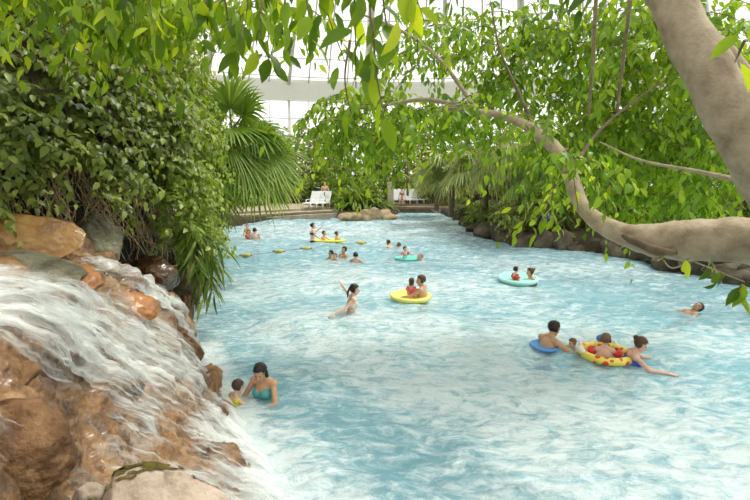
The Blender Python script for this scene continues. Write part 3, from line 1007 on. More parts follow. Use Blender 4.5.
def feather_palm(label, top, gz, nf, L, seed, mat, name='feather_palm'):
    r = np.random.default_rng(seed)
    root = empty(name, (top[0], top[1], gz)); tag(root, label, 'palm')
    MB().tube(catmull([np.array([top[0], top[1], gz - .1]), np.array([top[0], top[1], (gz + top[2]) / 2]), np.array(top)], 5), np.linspace(.13, .09, 11), 10).build('trunk', BARKD, root)
    for k in range(nf):
        a = 2.4 * k; e = 1.2 - 1.0 * k / nf
        d = np.array([math.cos(a) * math.cos(e), math.sin(a) * math.cos(e), math.sin(e)])
        t = np.linspace(0, 1, 26)
        path = np.array(top) + d * (L * t)[:, None] - np.array([0, 0, 1]) * (.75 * L * t ** 2.2)[:, None]
        tan = nrmz(np.gradient(path, axis=0)); side = nrmz(np.cross(tan, [0, 0, 1.0]))
        pos = np.repeat(path[4:], 2, 0); sg = np.tile([1, -1], 22)[:, None]
        dr = nrmz(np.repeat(tan[4:], 2, 0) * .5 + np.repeat(side[4:], 2, 0) * sg - np.array([0, 0, .9]) + r.normal(0, .12, pos.shape))
        nr = nrmz(np.array([0, 0, 1.0]) + np.repeat(side[4:], 2, 0) * sg * .6)
        ll = L * .42 * np.sin(np.linspace(.5, 2.9, 22)).repeat(2) * r.uniform(.85, 1.1, 44)
        fr = link('frond', leaf_mesh('frond', pos, dr, nr, ll, .045, 1, .5, .3, np.clip(r.random() * .6 + .4 * r.random(44), 0, 1), seed + k), mat, root)
        pet = MB().tube(path, np.linspace(.025, .008, 26), 5).build('rachis', STEM, fr)
        pet.matrix_parent_inverse = Matrix.Identity(4)
    return root


feather_palm('feathery palm with hanging leaflets above the dark rocks', P(520, 158, 22), .6, 24, 2.5, 31, G['palm_grey'])
feather_palm('smaller feathery palm on the bank behind the curved limb', P(548, 176, 21), .6, 18, 2.0, 37, G['palm'])


# ------------------------------------------------------------------ strap-leaved plants
def strap_plant(label, base, n, L, w, seed, mat='strap', cat='plant', name='strap_leaved_plant', spread=1.0):
    r = np.random.default_rng(seed)
    root = empty(name, base); tag(root, label, cat)
    V, F, tint = [], [], []
    for k in range(n):
        a = r.uniform(0, 2 * PI); e = r.uniform(.5, 1.5)
        d = np.array([math.cos(a) * math.cos(e) * spread, math.sin(a) * math.cos(e) * spread, math.sin(e)])
        ll = L * r.uniform(.6, 1.1); o = np.array(base) + np.append(r.normal(0, .12 * spread * L, 2), 0)
        sd = nrmz(np.cross(d, [0, 0, 1.0])); b0 = len(V); tv = r.random()
        for q in np.linspace(0, 1, 8):
            c = o + d * ll * q - np.array([0, 0, .55 * ll * q ** 2.4 * (1.3 - .5 * math.sin(e))])
            ww = w * (.6 + 1.2 * q) * (1 - q ** 3) / 1.1 + .002
            V += [c - sd * ww / 2 + np.array([0, 0, ww * .2]), c, c + sd * ww / 2 + np.array([0, 0, ww * .2])]
            tint += [tv] * 3
        for i in range(7):
            x = b0 + 3 * i
            F += [(x, x + 1, x + 4, x + 3), (x + 1, x + 2, x + 5, x + 4)]
    link('foliage', fast_mesh('foliage', np.array(V), np.array(F), True, np.array(tint)), G[mat], root)
    return root


# the planted island in front of the far shore
IC = W(368, 216)
for k, (px, py, sx, sz, lab) in enumerate([
    (347, 219, .62, .42, 'tan island rock under the strap-leaved plants, furthest from the stone pillar'),
    (356, 219.5, .6, .46, 'tan island rock in front of the strap-leaved plants'),
    (366, 219.5, .6, .58, 'rounded tan island rock before the stone pillar'),
    (376, 219.3, .6, .72, 'tall tan rock at the island tip'),
    (385, 219, .55, .62, 'low tan rock at the island tip by the water'),
    (391, 219.5, .4, .34, 'small wet tan rock at the island waterline')]):
    q = W(px, py); rock(lab, (q[0], q[1], .12), (sx, .6, sz), 200 + k, ISLEROCK, (0, 0, k), 'island_rock', 3, group='tan rocks of the small island')
strap_plant('big clump of strap-leaved plants on the small island', W(358, 214) + np.array([0, .6, .3]), 300, 3.3, .14, 41)
strap_plant('strap-leaved clump on the island next to the stone pillar', W(374, 214) + np.array([0, .8, .3]), 150, 2.2, .11, 42)
strap_plant('low strap-leaved clump at the island end near the three loungers', W(342, 215) + np.array([0, .8, .3]), 130, 1.8, .11, 43, 'palm')
strap_plant('yellowish dracaena crown above the stone pillar', P(408, 152, 40), 150, 1.9, .11, 44, 'palm_grey', name='dracaena')
MB().tube([P(408, 152, 40) * [1, 1, 0] + [0, 0, .5], P(408, 152, 40)], [.10, .08], 8).build('trunk', BARKD, bpy.data.objects['dracaena'])

# dark rocks along the right bank
BK = [(462, 221), (470, 228), (478, 233), (490, 238), (503, 242), (517, 245), (532, 247.5), (548, 249.5), (564, 251), (582, 252.5), (600, 254), (620, 256.5), (640, 259), (662, 264), (684, 269), (708, 275), (735, 281), (765, 289), (800, 296)]
BKL = ['at the tip of the rocky point by the far loungers', 'second from the tip of the rocky point', 'under the drooping fan palm fronds', 'below the feathery palm',
       'below the cluster of bright hanging leaves', 'beside the bright hanging leaves', 'behind the green float and its riders', 'between the bright hanging leaves and the limb',
       'below the bend of the curved limb', 'under the curved limb', 'under the thinnest stretch of the limb', 'just above the water under the limb',
       'below the hollow scar of the limb', 'below the swelling of the limb', 'under the thick part of the limb', 'under the thick limb above the floating swimmer',
       'behind the dangling leaves under the limb', 'at the picture edge under the limb', 'past the picture edge under the limb']
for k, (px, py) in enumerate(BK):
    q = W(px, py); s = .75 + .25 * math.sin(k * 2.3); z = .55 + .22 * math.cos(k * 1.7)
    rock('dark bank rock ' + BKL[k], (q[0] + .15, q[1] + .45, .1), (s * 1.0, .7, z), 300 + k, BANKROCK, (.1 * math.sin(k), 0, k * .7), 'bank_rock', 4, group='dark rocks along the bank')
# shrubs trailing over the rocks
for k, (px, py, lab) in enumerate([
    (535, 232, 'shrub over the rocks behind the bright hanging leaves'), (575, 228, 'shrub inside the bend of the curved limb'),
    (625, 226, 'shrub over the rocks above the thin stretch of limb'), (680, 228, 'shrub over the rocks above the thick limb'), (740, 228, 'shrub at the picture edge above the thick limb')]):
    q = W(px, py + 14); c = q + np.array([.4, 1.6, 0])
    tree(lab, c[0], c[1], .5, 2.1, (1.7, 1.0, .9), G['back' if k % 2 else 'olive'], .17, 210, 900 + k, None, trunk=False, name='shrub', low=.05, cat='shrub')
for k, (px, py, lab) in enumerate([(468, 222, 'small shrub at the tip of the rocky point'), (480, 231, 'small shrub under the pale drooping fan fronds'), (497, 237, 'small shrub on the rocks under the feathery palm'), (515, 241, 'small shrub behind the bright hanging leaf cluster')]):
    q = W(px, py) + np.array([.5, 1.3, 0])
    tree(lab, q[0], q[1], .35, 1.45, (1.05, .7, .65), G['back' if k % 2 else 'strap'], .15, 150, 950 + k, None, trunk=False, name='shrub', low=0, cat='shrub')
spear_plant('purple-flowered long-leaved plant on the rocks by the curved limb', W(556, 236) + np.array([0, .9, .9]), [P(540, 214, 21), P(556, 210, 21), P(566, 216, 21)], .6, 6, 'palm', 'flowering_plant')
fl = bpy.data.objects['flowering_plant']
PURPLE = simple('purple_petal', (.16, .06, .30), .5, 0, 20, .3)
for (px, py) in ((548, 217), (551, 220), (545, 219)):
    c = P(px, py, 20.6); mb = MB()
    for k in range(6):
        a = k * PI / 3
        mb.add(*ellipsoid(c + .1 * np.array([math.cos(a), 0, math.sin(a)]), (.09, .03, .05), [[math.cos(a), 0, -math.sin(a)], [0, 1, 0], [math.sin(a), 0, math.cos(a)]], 8, 5))
    mb.build('flower', PURPLE, fl)

# ------------------------------------------------------------------ the overhanging tree (near, upper right)
def noisy_tube(path, rad, seg, amp, freq):
    V, F = tube(path, rad, seg)
    cs = np.repeat(path, seg, 0)
    d = V - cs
    k = np.array([mnoise.fractal(Vector(v) * freq, .8, 2, 4) for v in V])
    return cs + d * (1 + amp * k)[:, None], F


OT = empty('overhanging_tree', (6.3, 3.2, .6))
tag(OT, 'large pale-barked tree leaning in from the side over the pool', 'tree')


def limb(name, pts, rads, n=14, amp=.10, freq=4.0, seg=22, mat=None):
    path = catmull(pts, n)
    rr = np.interp(np.linspace(0, len(rads) - 1, len(path)), range(len(rads)), rads)
    V, F = noisy_tube(path, rr, seg, amp, freq)
    return MB().add(V, F).build(name, mat or BARK, OT)


limb('trunk', [P(625, -110, 4.2), P(662, -20, 4.0), P(700, 55, 3.8), P(742, 130, 3.7), P(800, 215, 3.7), P(880, 300, 3.8), (6.0, 3.4, .2)], [.135, .143, .160, .185, .23, .29, .38])
lm = limb('limb', [P(860, 252, 4.0), P(800, 250, 4.2), P(745, 240, 4.4), P(690, 240, 4.6), P(655, 240, 4.8), P(625, 235, 5.0), P(598, 222, 5.3), P(580, 202, 5.6), P(570, 175, 5.9), P(556, 150, 6.2), P(535, 131, 6.5), P(508, 117, 6.8), P(478, 112, 7.0), P(440, 108, 7.3)],
          [.26, .24, .205, .195, .165, .115, .088, .082, .085, .082, .075, .058, .04, .022], 12, .10, 5)
# hollow scar along the limb
sc_ = limb('bark_scar', [P(672, 251, 4.52) + [0, -.08, .0], P(650, 249, 4.68) + [0, -.12, 0], P(630, 240, 4.86) + [0, -.09, 0], P(612, 231, 5.1) + [0, -.08, 0]], [.02, .045, .04, .012], 8, .3, 12, 10, BARKD)
limb('branch', [P(800, 150, 3.9), P(752, 85, 3.95), P(730, 58, 4.0), P(716, 42, 4.0)], [.075, .07, .065, .062], 8, .08, 6, 16)
limb('branch', [P(535, 131, 6.5), P(520, 95, 6.8), P(500, 50, 7.2), P(490, 0, 7.5)], [.03, .02, .014, .008], 8, mat=BARKD)
limb('branch', [P(570, 175, 5.9), P(600, 130, 6.4), P(650, 90, 6.9), P(700, 60, 7.4)], [.03, .02, .014, .008], 8, mat=BARKD)
limb('branch', [P(760, 185, 4.5), P(700, 172, 5.4), P(640, 160, 6.2), P(600, 142, 6.8)], [.03, .022, .016, .01], 8)
limb('branch', [P(478, 112, 7.0), P(430, 100, 7.2), P(385, 105, 7.4), P(340, 112, 7.6)], [.035, .028, .02, .01], 8)
limb('branch', [P(478, 112, 7.0), P(440, 60, 7.0), P(400, 30, 6.8), P(350, 10, 6.4)], [.03, .025, .02, .012], 8)
limb('twig', [P(690, 262, 4.5), P(672, 268, 4.4), P(662, 258, 4.55)], [.008, .008, .006], 8, .1, 5, 8)
limb('twig', [P(712, 262, 4.45), P(718, 275, 4.3), P(722, 284, 4.2)], [.008, .007, .005], 8, .1, 5, 8)
limb('twig', [P(695, 262, 4.45), P(715, 270, 4.35), P(745, 282, 4.2)], [.008, .007, .005], 8, .1, 5, 8)


def canopy(px, py, D, rpx, rpy, rd, n, leaf, seed, nl=11, mat='canopy', bright=0.0, detail=1, hang=.6, par=None):
    par = par or OT
    r = np.random.default_rng(seed)
    d = nrmz(r.normal(0, 1, (n, 3))) * (r.random(n) ** .4)[:, None]
    o = np.array([P(px + a * rpx, py + b * rpy, D + c * rd) for a, b, c in d])
    dirs = np.stack([r.normal(-.25, .7, n), r.normal(-.2, .6, n), r.normal(-.1, .3, n)], -1)
    pos, dr, nr, sp = sprays(o, dirs, nl, r.uniform(.45, .95, n), .5, hang, .3, seed)
    L = leaf * r.uniform(.6, 1.15, len(pos))
    tint = np.clip(bright * .7 + (.5 * sp + .5 * r.random(len(pos))) ** 1.2, 0, 1)
    link('foliage', leaf_mesh('foliage', pos, dr, nr, L, L * .5, detail, .3, .22, tint, seed), G[mat], par)
    mb = MB()
    for q in range(0, n, 2):
        t = np.linspace(0, 1, 5)[:, None]
        mb.tube(o[q] + nrmz(dirs[q]) * t * .6 - np.array([0, 0, .3]) * t ** 2, np.linspace(.008, .003, 5), 4)
    tag(mb.build('twig', TWIG, par), kind='stuff')


canopy(368, 116, 8.0, 54, 28, 1.0, 110, .15, 401, bright=.15)
canopy(380, 138, 8.4, 40, 12, .6, 34, .15, 402, bright=.45)
canopy(450, 112, 8.6, 58, 16, 1.0, 80, .145, 403, bright=.1)
canopy(412, 40, 7.4, 46, 26, .8, 40, .13, 404, bright=.15)
canopy(478, 34, 8.6, 48, 34, 1.0, 72, .14, 405, bright=.15)
canopy(545, 36, 8.6, 50, 40, 1.0, 110, .15, 406, bright=.1)
canopy(520, 86, 8.8, 50, 22, 1.0, 60, .16, 407, bright=.05)
canopy(572, 150, 8.8, 44, 26, 1.2, 75, .16, 408, bright=.15)
canopy(566, 158, 5.4, 16, 18, .3, 16, .13, 417, bright=.15, nl=9)
canopy(540, 122, 6.1, 24, 8, .3, 12, .13, 418, bright=.05, nl=9)
canopy(470, 104, 6.7, 30, 7, .3, 12, .13, 419, bright=.1, nl=9)
canopy(625, 40, 8.2, 55, 60, 1.4, 140, .16, 409, bright=.15)
canopy(700, 45, 8.0, 65, 65, 1.4, 150, .16, 410, bright=.15)
canopy(620, 120, 8.6, 60, 40, 1.2, 120, .17, 411, bright=.25)
canopy(700, 145, 8.4, 70, 50, 1.2, 160, .17, 412, bright=.1)
canopy(660, 190, 9.0, 70, 22, 1.0, 80, .16, 413, bright=.05)
# twigs that hang from above, close to the camera
def hanging_twigs(parent, rows, seed, mat='hang'):
    r = np.random.default_rng(seed)
    for (x0, y0, x1, y1, D, leaf, n, br) in rows:
        a = P(x0, y0, D); b = P(x1, y1, D * r.uniform(.97, 1.03)); mid = (a + b) / 2 + r.normal(0, .04, 3)
        pts = catmull([a, mid, b], 10)
        MB().tube(pts, np.linspace(.008, .003, len(pts)), 5).build('twig', TWIG, parent)
        t = np.linspace(.1, 1, n)
        pos = np.stack([np.interp(t, np.linspace(0, 1, len(pts)), pts[:, i]) for i in range(3)], -1) + r.normal(0, .03, (n, 3))
        ang = np.arange(n) * 2.4 + r.random() * 6
        dr = nrmz(np.stack([np.cos(ang) * .55, np.sin(ang) * .45, np.full(n, -.8)], -1) + r.normal(0, .3, (n, 3)))
        nr = nrmz(np.stack([np.cos(ang) * .6 + .2, np.full(n, -.75), np.full(n, .55)], -1) + r.normal(0, .55, (n, 3)))
        L = leaf * r.uniform(.7, 1.15, n)
        link('foliage', leaf_mesh('foliage', pos, dr, nr, L, L * r.uniform(.36, .5, n), 2, .3, .3, np.clip(br + r.random(n) ** 1.6 * .8, 0, 1), seed + int(x0)), G[mat], parent)


HB = empty('hanging_branch', P(330, -60, 3.6)); tag(HB, 'large-leaved branch hanging from above against the glass roof', 'branch')
MB().tube(catmull([P(470, -95, 3.4), P(400, -60, 3.3), P(330, -45, 3.4), P(260, -60, 3.8)], 8), np.linspace(.03, .012, 25), 8).build('branch', BARKD, HB)
hanging_twigs(HB, [
    (300, -40, 312, 45, 3.6, .20, 9, .1), (335, -45, 345, 62, 3.3, .21, 9, .15), (352, -45, 356, 88, 3.2, .21, 10, .2), (368, -50, 372, 70, 3.2, .22, 9, .1),
    (385, -50, 392, 50, 3.0, .20, 8, .05), (412, -50, 408, 22, 2.6, .21, 6, .6), (425, -45, 424, 20, 3.2, .18, 6, .3), (372, 20, 384, 118, 2.9, .20, 5, .35), (350, 40, 352, 118, 3.0, .20, 4, .3),
    (440, -40, 446, 20, 3.8, .16, 8, .1), (318, -45, 325, 20, 3.9, .18, 8, .1)], 61)
HL = empty('hanging_branch', P(180, -60, 4.6)); tag(HL, 'leafy branch hanging over the creeper bank at the picture top', 'branch')
MB().tube(catmull([P(-40, -60, 4.0), P(80, -65, 4.4), P(180, -60, 4.8), P(300, -40, 5.2)], 8), np.linspace(.035, .015, 25), 8).build('branch', BARKD, HL)
rows = []
rr_ = np.random.default_rng(19)
for k in range(26):
    x = -20 + 318 * (k + rr_.random()) / 26
    bot = np.interp(x, [-20, 20, 60, 100, 130, 170, 200, 235, 270, 300], [4, 8, 22, 28, 46, 40, 36, 48, 62, 40]) * rr_.uniform(.45, 1.1)
    rows.append((x, -45, x + rr_.normal(4, 8), bot, rr_.uniform(4.0, 5.6), .19, 8, rr_.uniform(-.1, .3)))
hanging_twigs(HL, rows, 71)
for q, (px, py, D, rx, ry, n, sd) in enumerate([(20, -14, 5.0, 40, 16, 14, 1), (75, -2, 5.4, 36, 22, 26, 2), (125, 8, 5.8, 34, 26, 40, 3), (172, 10, 6.0, 34, 24, 40, 4), (222, 6, 5.6, 28, 24, 24, 5), (270, 0, 5.2, 30, 20, 16, 6)]):
    canopy(px, py, D, rx, ry, .5, n, .15, 500 + sd, nl=9, mat='hang', bright=.1, detail=1, hang=.7, par=HL)
hanging_twigs(HL, [(225, 0, 236, 60, 4.2, .2, 8, 0), (262, 0, 272, 68, 3.9, .21, 9, .05), (285, 0, 290, 58, 4.1, .2, 8, .1), (150, 0, 156, 48, 4.4, .18, 9, .3)], 72)
# leaves dangling under the limb
hanging_twigs(OT, [(655, 258, 659, 258, 4.5, .09, 2, .3), (690, 258, 684, 264, 4.3, .15, 2, .3), (706, 266, 706, 272, 4.25, .13, 2, .1), (722, 274, 720, 280, 4.1, .20, 3, .0),
                   (742, 285, 742, 290, 4.0, .22, 3, .05), (558, 228, 552, 228, 5.4, .13, 3, .3)], 81)
hanging_twigs(OT, [(552, 196, 512, 236, 6.6, .20, 9, .35), (556, 202, 535, 232, 6.5, .20, 6, .4), (545, 198, 508, 212, 6.8, .18, 6, .4)], 83)
hanging_twigs(OT, [(590, -30, 588, 5, 3.6, .20, 4, -.1), (745, 40, 735, 62, 2.6, .17, 2, .5), (565, -30, 556, 30, 5, .18, 6, 0)], 82)

# hanging vines
VINE = bark_mat('vine_bark', [(.10, .08, .035), (.20, .16, .075), (.30, .25, .14)], 12)
for k, (pts, lab) in enumerate([
    ([P(604, -120, 6.0), P(596, 0, 6.0), P(593, 60, 6.0), P(588, 118, 6.0)], 'thin woody vine hanging straight down, nearer the pool middle'),
    ([P(640, -120, 5.6), P(630, 0, 5.7), P(624, 50, 5.8), P(617, 112, 5.9)], 'thin woody vine hanging straight down beside the thick trunk')]):
    path = catmull(pts, 14)
    V, F = noisy_tube(path, np.linspace(.024, .018, len(path)), 10, .25, 14)
    o = MB().add(V, F).build('hanging_vine', VINE); tag(o, lab, 'vine', 'woody hanging vines')

# ------------------------------------------------------------------ far shore: terrace, loungers, pillar
STONE = rock_mat('terrace_stone', [(.20, .16, .11), (.34, .28, .20), (.46, .39, .29)], 2.0, .8, .4)
WHITE_PL = simple('white_plastic', (.85, .86, .86), .35, 0, 10, .02)


def terrace():
    mb = MB()
    for (a, b) in ((W(196, 226), W(338, 217)), (W(394, 212.5), W(452, 213))):
        d = nrmz(b - a); n = np.array([-d[1], d[0], 0])
        c = (a + b) / 2; L = np.linalg.norm(b - a) + 1
        R = np.array([d, n, [0, 0, 1]]).T
        mb.box(c + n * 5.0 + [0, 0, .1], (L, 10, .34), R)
        mb.box(c + n * 5.5 + [0, 0, .32], (L, 9.6, .16), R)
        mb.box(c + n * 6.2 + [0, 0, .46], (L, 9.0, .16), R)
    o = mb.build('terrace', STONE, None, False); tag(o, kind='structure')


terrace()
TZ = .54


def lounger_proto():
    root = empty('sun_lounger', (0, 0, 0))
    R = lambda c, s, b: b.box(c, s)
    fr = MB()
    for s in (-1, 1): fr.box((s * .31, .1, .33), (.05, 1.25, .06))
    for y in (-.5, .1, .7): fr.box((0, y, .33), (.62, .05, .05))
    fr.build('frame', WHITE_PL, root, False, False)
    st = MB()
    for k in range(13): st.box((0, -.48 + k * .085, .37), (.58, .07, .025))
    st.build('seat', WHITE_PL, root, False, False)
    bk = MB(); a = math.radians(62); d = np.array([0, math.cos(a), math.sin(a)])
    Rm = np.array([[1, 0, 0], [0, math.cos(a), -math.sin(a)], [0, math.sin(a), math.cos(a)]])
    for s in (-1, 1): bk.box(np.array([s * .29, .62, .38]) + d * .42, (.06, .86, .05), Rm)
    for k in range(10): bk.box(np.array([0, .62, .38]) + d * (.05 + k * .083), (.56, .072, .022), Rm)
    bk.build('backrest', WHITE_PL, root, False, False)
    for sx in (-1, 1):
        for y in (-.42, .6):
            MB().tube([(sx * .31, y, .34), (sx * .33, y, 0)], [.035, .028], 8).build('leg', WHITE_PL, root, True, False)
        MB().box((sx * .34, .35, .56), (.06, .5, .035)).box((sx * .34, .14, .46), (.05, .05, .2)).build('armrest', WHITE_PL, root, False, False)
    return root


LP = lounger_proto()


def copy_tree(o):
    c = o.copy(); COL.objects.link(c)
    for ch in o.children:
        d = ch.copy(); COL.objects.link(d); d.parent = c
    return c


LS = [(309.5, 208, 34.6, -22, 'first lounger', 'white lounger at the shore end of the three beside the strap-leaved island'),
      (315.5, 208, 34.8, -22, '', 'middle white lounger of the three beside the man in red shorts'),
      (321.5, 208, 35.0, -22, '', 'white lounger directly in front of the man in red shorts'),
      (397, 206, 39.0, 8, '', 'white lounger next to the stone pillar'),
      (405, 206, 39.2, 8, '', 'white lounger just behind the seated sunbather'),
      (412.5, 206, 39.4, 8, '', 'white lounger in the middle of the far row past the sunbather'),
      (419, 206, 39.6, 8, '', 'white lounger of the far row, one before the last'),
      (426, 206, 39.8, 8, '', 'white lounger at the palm end of the far row')]
for k, (px, py, D, rot, _, lab) in enumerate(LS):
    o = LP if k == 0 else copy_tree(LP)
    q = P(px, py, D); o.location = (q[0], q[1], TZ); o.rotation_euler = (0, 0, math.radians(rot))
    tag(o, lab, 'lounger', 'three loungers by the island' if k < 3 else 'far row of loungers')

pil = MB(); q = P(390.5, 205, 37.6)
pil.box((q[0], q[1], TZ + .75), (.46, .46, 1.7)); pil.box((q[0], q[1], TZ + 1.65), (.54, .54, .12))
tag(pil.build('stone_pillar', simple('pale_stone', (.50, .44, .30), .8, .4, 6, .15), None, False), 'square pale stone pillar at the end of the small island', 'pillar')

# ------------------------------------------------------------------ people
HAIRM = {}


def hair_mat(c):
    if c not in HAIRM: HAIRM[c] = simple('hair', c, .45, .4, 90, .35)
    return HAIRM[c]


SKINM = {}


def skin_mat(c):
    if c not in SKINM: SKINM[c] = simple('skin', c, .42, 0, 12, .05)
    return SKINM[c]


CLM = {}


def cloth_mat(c):
    if c not in CLM: CLM[c] = simple('swimwear', c, .6, 0, 30, .08)
    return CLM[c]


EYE = simple('eye_dark', (.03, .02, .015), .15)
LIP = simple('lips', (.45, .14, .11), .4)
UP = np.array([0, 0, 1.0])


def rotm(yaw, pitch, roll=0.0):
    return np.array((Matrix.Rotation(yaw, 3, 'Z') @ Matrix.Rotation(pitch, 3, 'X') @ Matrix.Rotation(roll, 3, 'Y')))


def person(label, px, py_top, py_water, heading, H=1.68, sex='m', skin=(.62, .36, .24), hair=(.03, .018, .01), style='short', suit='trunks',
           suit_col=(.05, .05, .08), lean=(0, 0), head=(0, 0), arms=None, legs=None, child=False, armbands=None, D=None, vox=.010, group=None, feet_z=None, suit2=None):
    s = H / 1.70
    hs = (1.22 if child else 1.0)
    # spine frame
    SR = rotm(0, -lean[0], lean[1])
    X, Yf, Zs = SR[:, 0], SR[:, 1], SR[:, 2]
    pel = np.zeros(3)
    chest = pel + Zs * .33; neck = pel + Zs * .50; shz = .455
    sw = (.175 if sex == 'm' else .155) * (.92 if child else 1)
    hipw = .085
    HR = SR @ rotm(math.radians(head[0]), math.radians(head[1]))
    hc = neck + Zs * .03 + HR[:, 2] * .125 * hs + HR[:, 1] * .02
    seg = []   # (tag, a, b, ra, rb)
    parts = MB()

    def cap(tagname, a, b, ra, rb):
        parts.add(*capsule(a, b, ra, rb)); seg.append((tagname, np.array(a), np.array(b), ra, rb))
    fe = sex == 'f'
    parts.add(*ellipsoid(pel + Zs * .0, (.172 if fe else .16, .118, .125), SR)); seg.append(('torso', pel, pel + Zs * .05, .14, .14))
    parts.add(*ellipsoid(pel + Zs * .16, (.125 if fe else .14, .095, .17), SR)); seg.append(('torso', pel + Zs * .05, pel + Zs * .25, .13, .12))
    parts.add(*ellipsoid(chest, (.148 if fe else .17, .112, .18), SR)); seg.append(('torso', pel + Zs * .25, pel + Zs * .38, .14, .15))
    if fe and not child:
        for q in (-1, 1): parts.add(*ellipsoid(chest + X * .07 * q + Yf * .085 + Zs * .0, (.066, .06, .066), SR))
    shl = [neck + Zs * (shz - .5) + X * sw * q for q in (-1, 1)]
    parts.add(*capsule(shl[0], shl[1], .062, .062)); seg.append(('shoulder', shl[0], shl[1], .06, .06))
    for q in (0, 1):
        parts.add(*capsule(shl[q] * .8 + (neck) * .2, neck + Zs * .03, .05, .045))
    cap('neck', neck - Zs * .03, hc - HR[:, 2] * .05, .056, .052)
    # head
    def hp(x, y, z): return hc + HR @ (np.array([x, y, z]) * hs)
    def hell(c, r): parts.add(*ellipsoid(hp(*c), np.array(r) * hs, HR))
    hell((0, -.012, .035), (.077, .097, .088)); hell((0, .022, -.03), (.062, .074, .098)); hell((0, .062, -.095), (.03, .03, .026))
    hell((0, .075, .028), (.055, .02, .016)); hell((.034, .068, -.028), (.024, .02, .024)); hell((-.034, .068, -.028), (.024, .02, .024))
    parts.add(*capsule(hp(0, .092, .012), hp(0, .112, -.028), .010 * hs, .015 * hs, 8))
    for q in (-1, 1): hell((q * .077, -.01, -.005), (.012, .022, .034))
    hell((0, .085, -.062), (.024, .012, .012))
    seg.append(('head', hp(0, -.01, .03), hp(0, .03, -.05), .09 * hs, .07 * hs))
    # arms
    arms = arms or [((-.35, .1, -.9), (-.1, .5, -.8)), ((.35, .1, -.9), (.1, .5, -.8))]
    band_pos = []
    for q in (0, 1):
        u, f = (nrmz(np.array(SR @ np.array(v, float))) for v in arms[q][:2])
        sh = shl[q]; el = sh + u * .28; wr = el + f * .245
        am = .045 if fe or child else .052
        cap('uarm', sh, el, am, am * .8); cap('farm', el, wr, am * .82, am * .56)
        band_pos.append((sh + u * .13, u, am))
        # hand: palm and five fingers
        hd = nrmz(f + np.array(arms[q][2]) if len(arms[q]) > 2 else f)
        pn = nrmz(np.cross(hd, np.cross(UP, hd) + 1e-3)); sdv = nrmz(np.cross(hd, pn))
        if abs(hd[2]) > .95: sdv = nrmz(np.cross(hd, Yf)); pn = np.cross(sdv, hd)
        pc = wr + hd * .05
        parts.add(*ellipsoid(pc, (.044, .055, .018), np.array([sdv, hd, pn]).T)); seg.append(('hand', wr, wr + hd * .16, .03, .02))
        for i, (o, l) in enumerate(((-.033, .062), (-.011, .075), (.011, .07), (.033, .055))):
            a0 = wr + hd * .085 + sdv * o; dd = nrmz(hd + sdv * o * 5); b0 = a0 + dd * l * .55; c0 = b0 + nrmz(dd - pn * .5) * l * .5
            parts.add(*capsule(a0, b0, .0095, .009, 8)); parts.add(*capsule(b0, c0, .009, .0078, 8))
        side = 1 if q == 0 else -1
        a0 = wr + hd * .03 + sdv * .032 * side; b0 = a0 + nrmz(hd * .7 + sdv * side * .8) * .045; c0 = b0 + nrmz(hd * .95 + sdv * side * .3) * .033
        parts.add(*capsule(a0, b0, .012, .0105, 8)); parts.add(*capsule(b0, c0, .0105, .009, 8))
    legs = legs or [((-.08, .05, -1), (0, -.08, -1)), ((.08, .05, -1), (0, -.08, -1))]
    for q in (0, 1):
        th, shn = (nrmz(np.array(v, float)) for v in legs[q])
        hip = pel + X * hipw * (1 if q else -1) - Zs * .04
        kn = hip + th * .42; an = kn + shn * .40
        cap('thigh', hip, kn, .085 if not fe else .09, .056); cap('shin', kn, an, .056, .036)
        fd = nrmz(np.array([0, 1, 0]) if abs(shn[2]) > .6 else nrmz(shn * .5 + UP * .6))
        parts.add(*capsule(an - fd * .03 + shn * .02, an + fd * .15 + shn * .035, .036, .024))
    V = np.array(parts.v) * s
    me = bpy.data.meshes.new('person'); me.from_pydata(V.tolist(), [], parts.f); me.update()
    tmp = bpy.data.objects.new('person_tmp', me); COL.objects.link(tmp)
    md = tmp.modifiers.new('r', 'REMESH'); md.mode = 'VOXEL'; md.voxel_size = vox * (s ** .5); md.use_smooth_shade = True
    m2 = tmp.modifiers.new('s', 'SMOOTH'); m2.factor = .5; m2.iterations = 3
    dg = bpy.context.evaluated_depsgraph_get(); dg.update()
    body = bpy.data.meshes.new_from_object(tmp.evaluated_get(dg)); body.name = 'person'
    bpy.data.objects.remove(tmp); bpy.data.meshes.remove(me)
    body.materials.clear()
    root = link('person', body, skin_mat(skin)); tag(root, label, 'person', group)
    nV = len(body.vertices)
    co = np.empty(nV * 3, np.float32); body.vertices.foreach_get('co', co); co = co.reshape(-1, 3)
    no = np.empty(nV * 3, np.float32); body.vertices.foreach_get('normal', no); no = no.reshape(-1, 3)
    polys = [tuple(p.vertices) for p in body.polygons]
    cen = np.array([co[list(p)].mean(0) for p in polys]) / s
    # nearest limb of every face
    names = []; dist = []; tt = []
    for (nm, a, b, ra, rb) in seg:
        ab = b - a; t = np.clip((cen - a) @ ab / max(ab @ ab, 1e-9), 0, 1)
        dist.append(np.linalg.norm(cen - a - t[:, None] * ab, axis=1) - (ra + (rb - ra) * t)); names.append(nm); tt.append(t)
    k = np.argmin(np.array(dist), 0); nm = np.array(names)[k]; tv = np.array(tt)[k, np.arange(len(cen))]
    h = cen @ Zs

    def shell(mask, off, name, mat, wob=0.0):
        sel = [polys[i] for i in np.nonzero(mask)[0]]
        if not sel: return None
        idx = sorted({v for p in sel for v in p}); mp = {v: i for i, v in enumerate(idx)}
        V = co[idx] + no[idx] * off
        if wob:
            V = V + no[idx] * np.array([[abs(mnoise.noise(Vector(v) * 22)) * wob] for v in co[idx]])
        m_ = bpy.data.meshes.new(name); m_.from_pydata(V.tolist(), [], [tuple(mp[v] for v in p) for p in sel]); m_.update()
        m_.polygons.foreach_set('use_smooth', np.ones(len(m_.polygons), bool))
        return link(name, m_, mat, root, False)
    tors = (nm == 'torso')
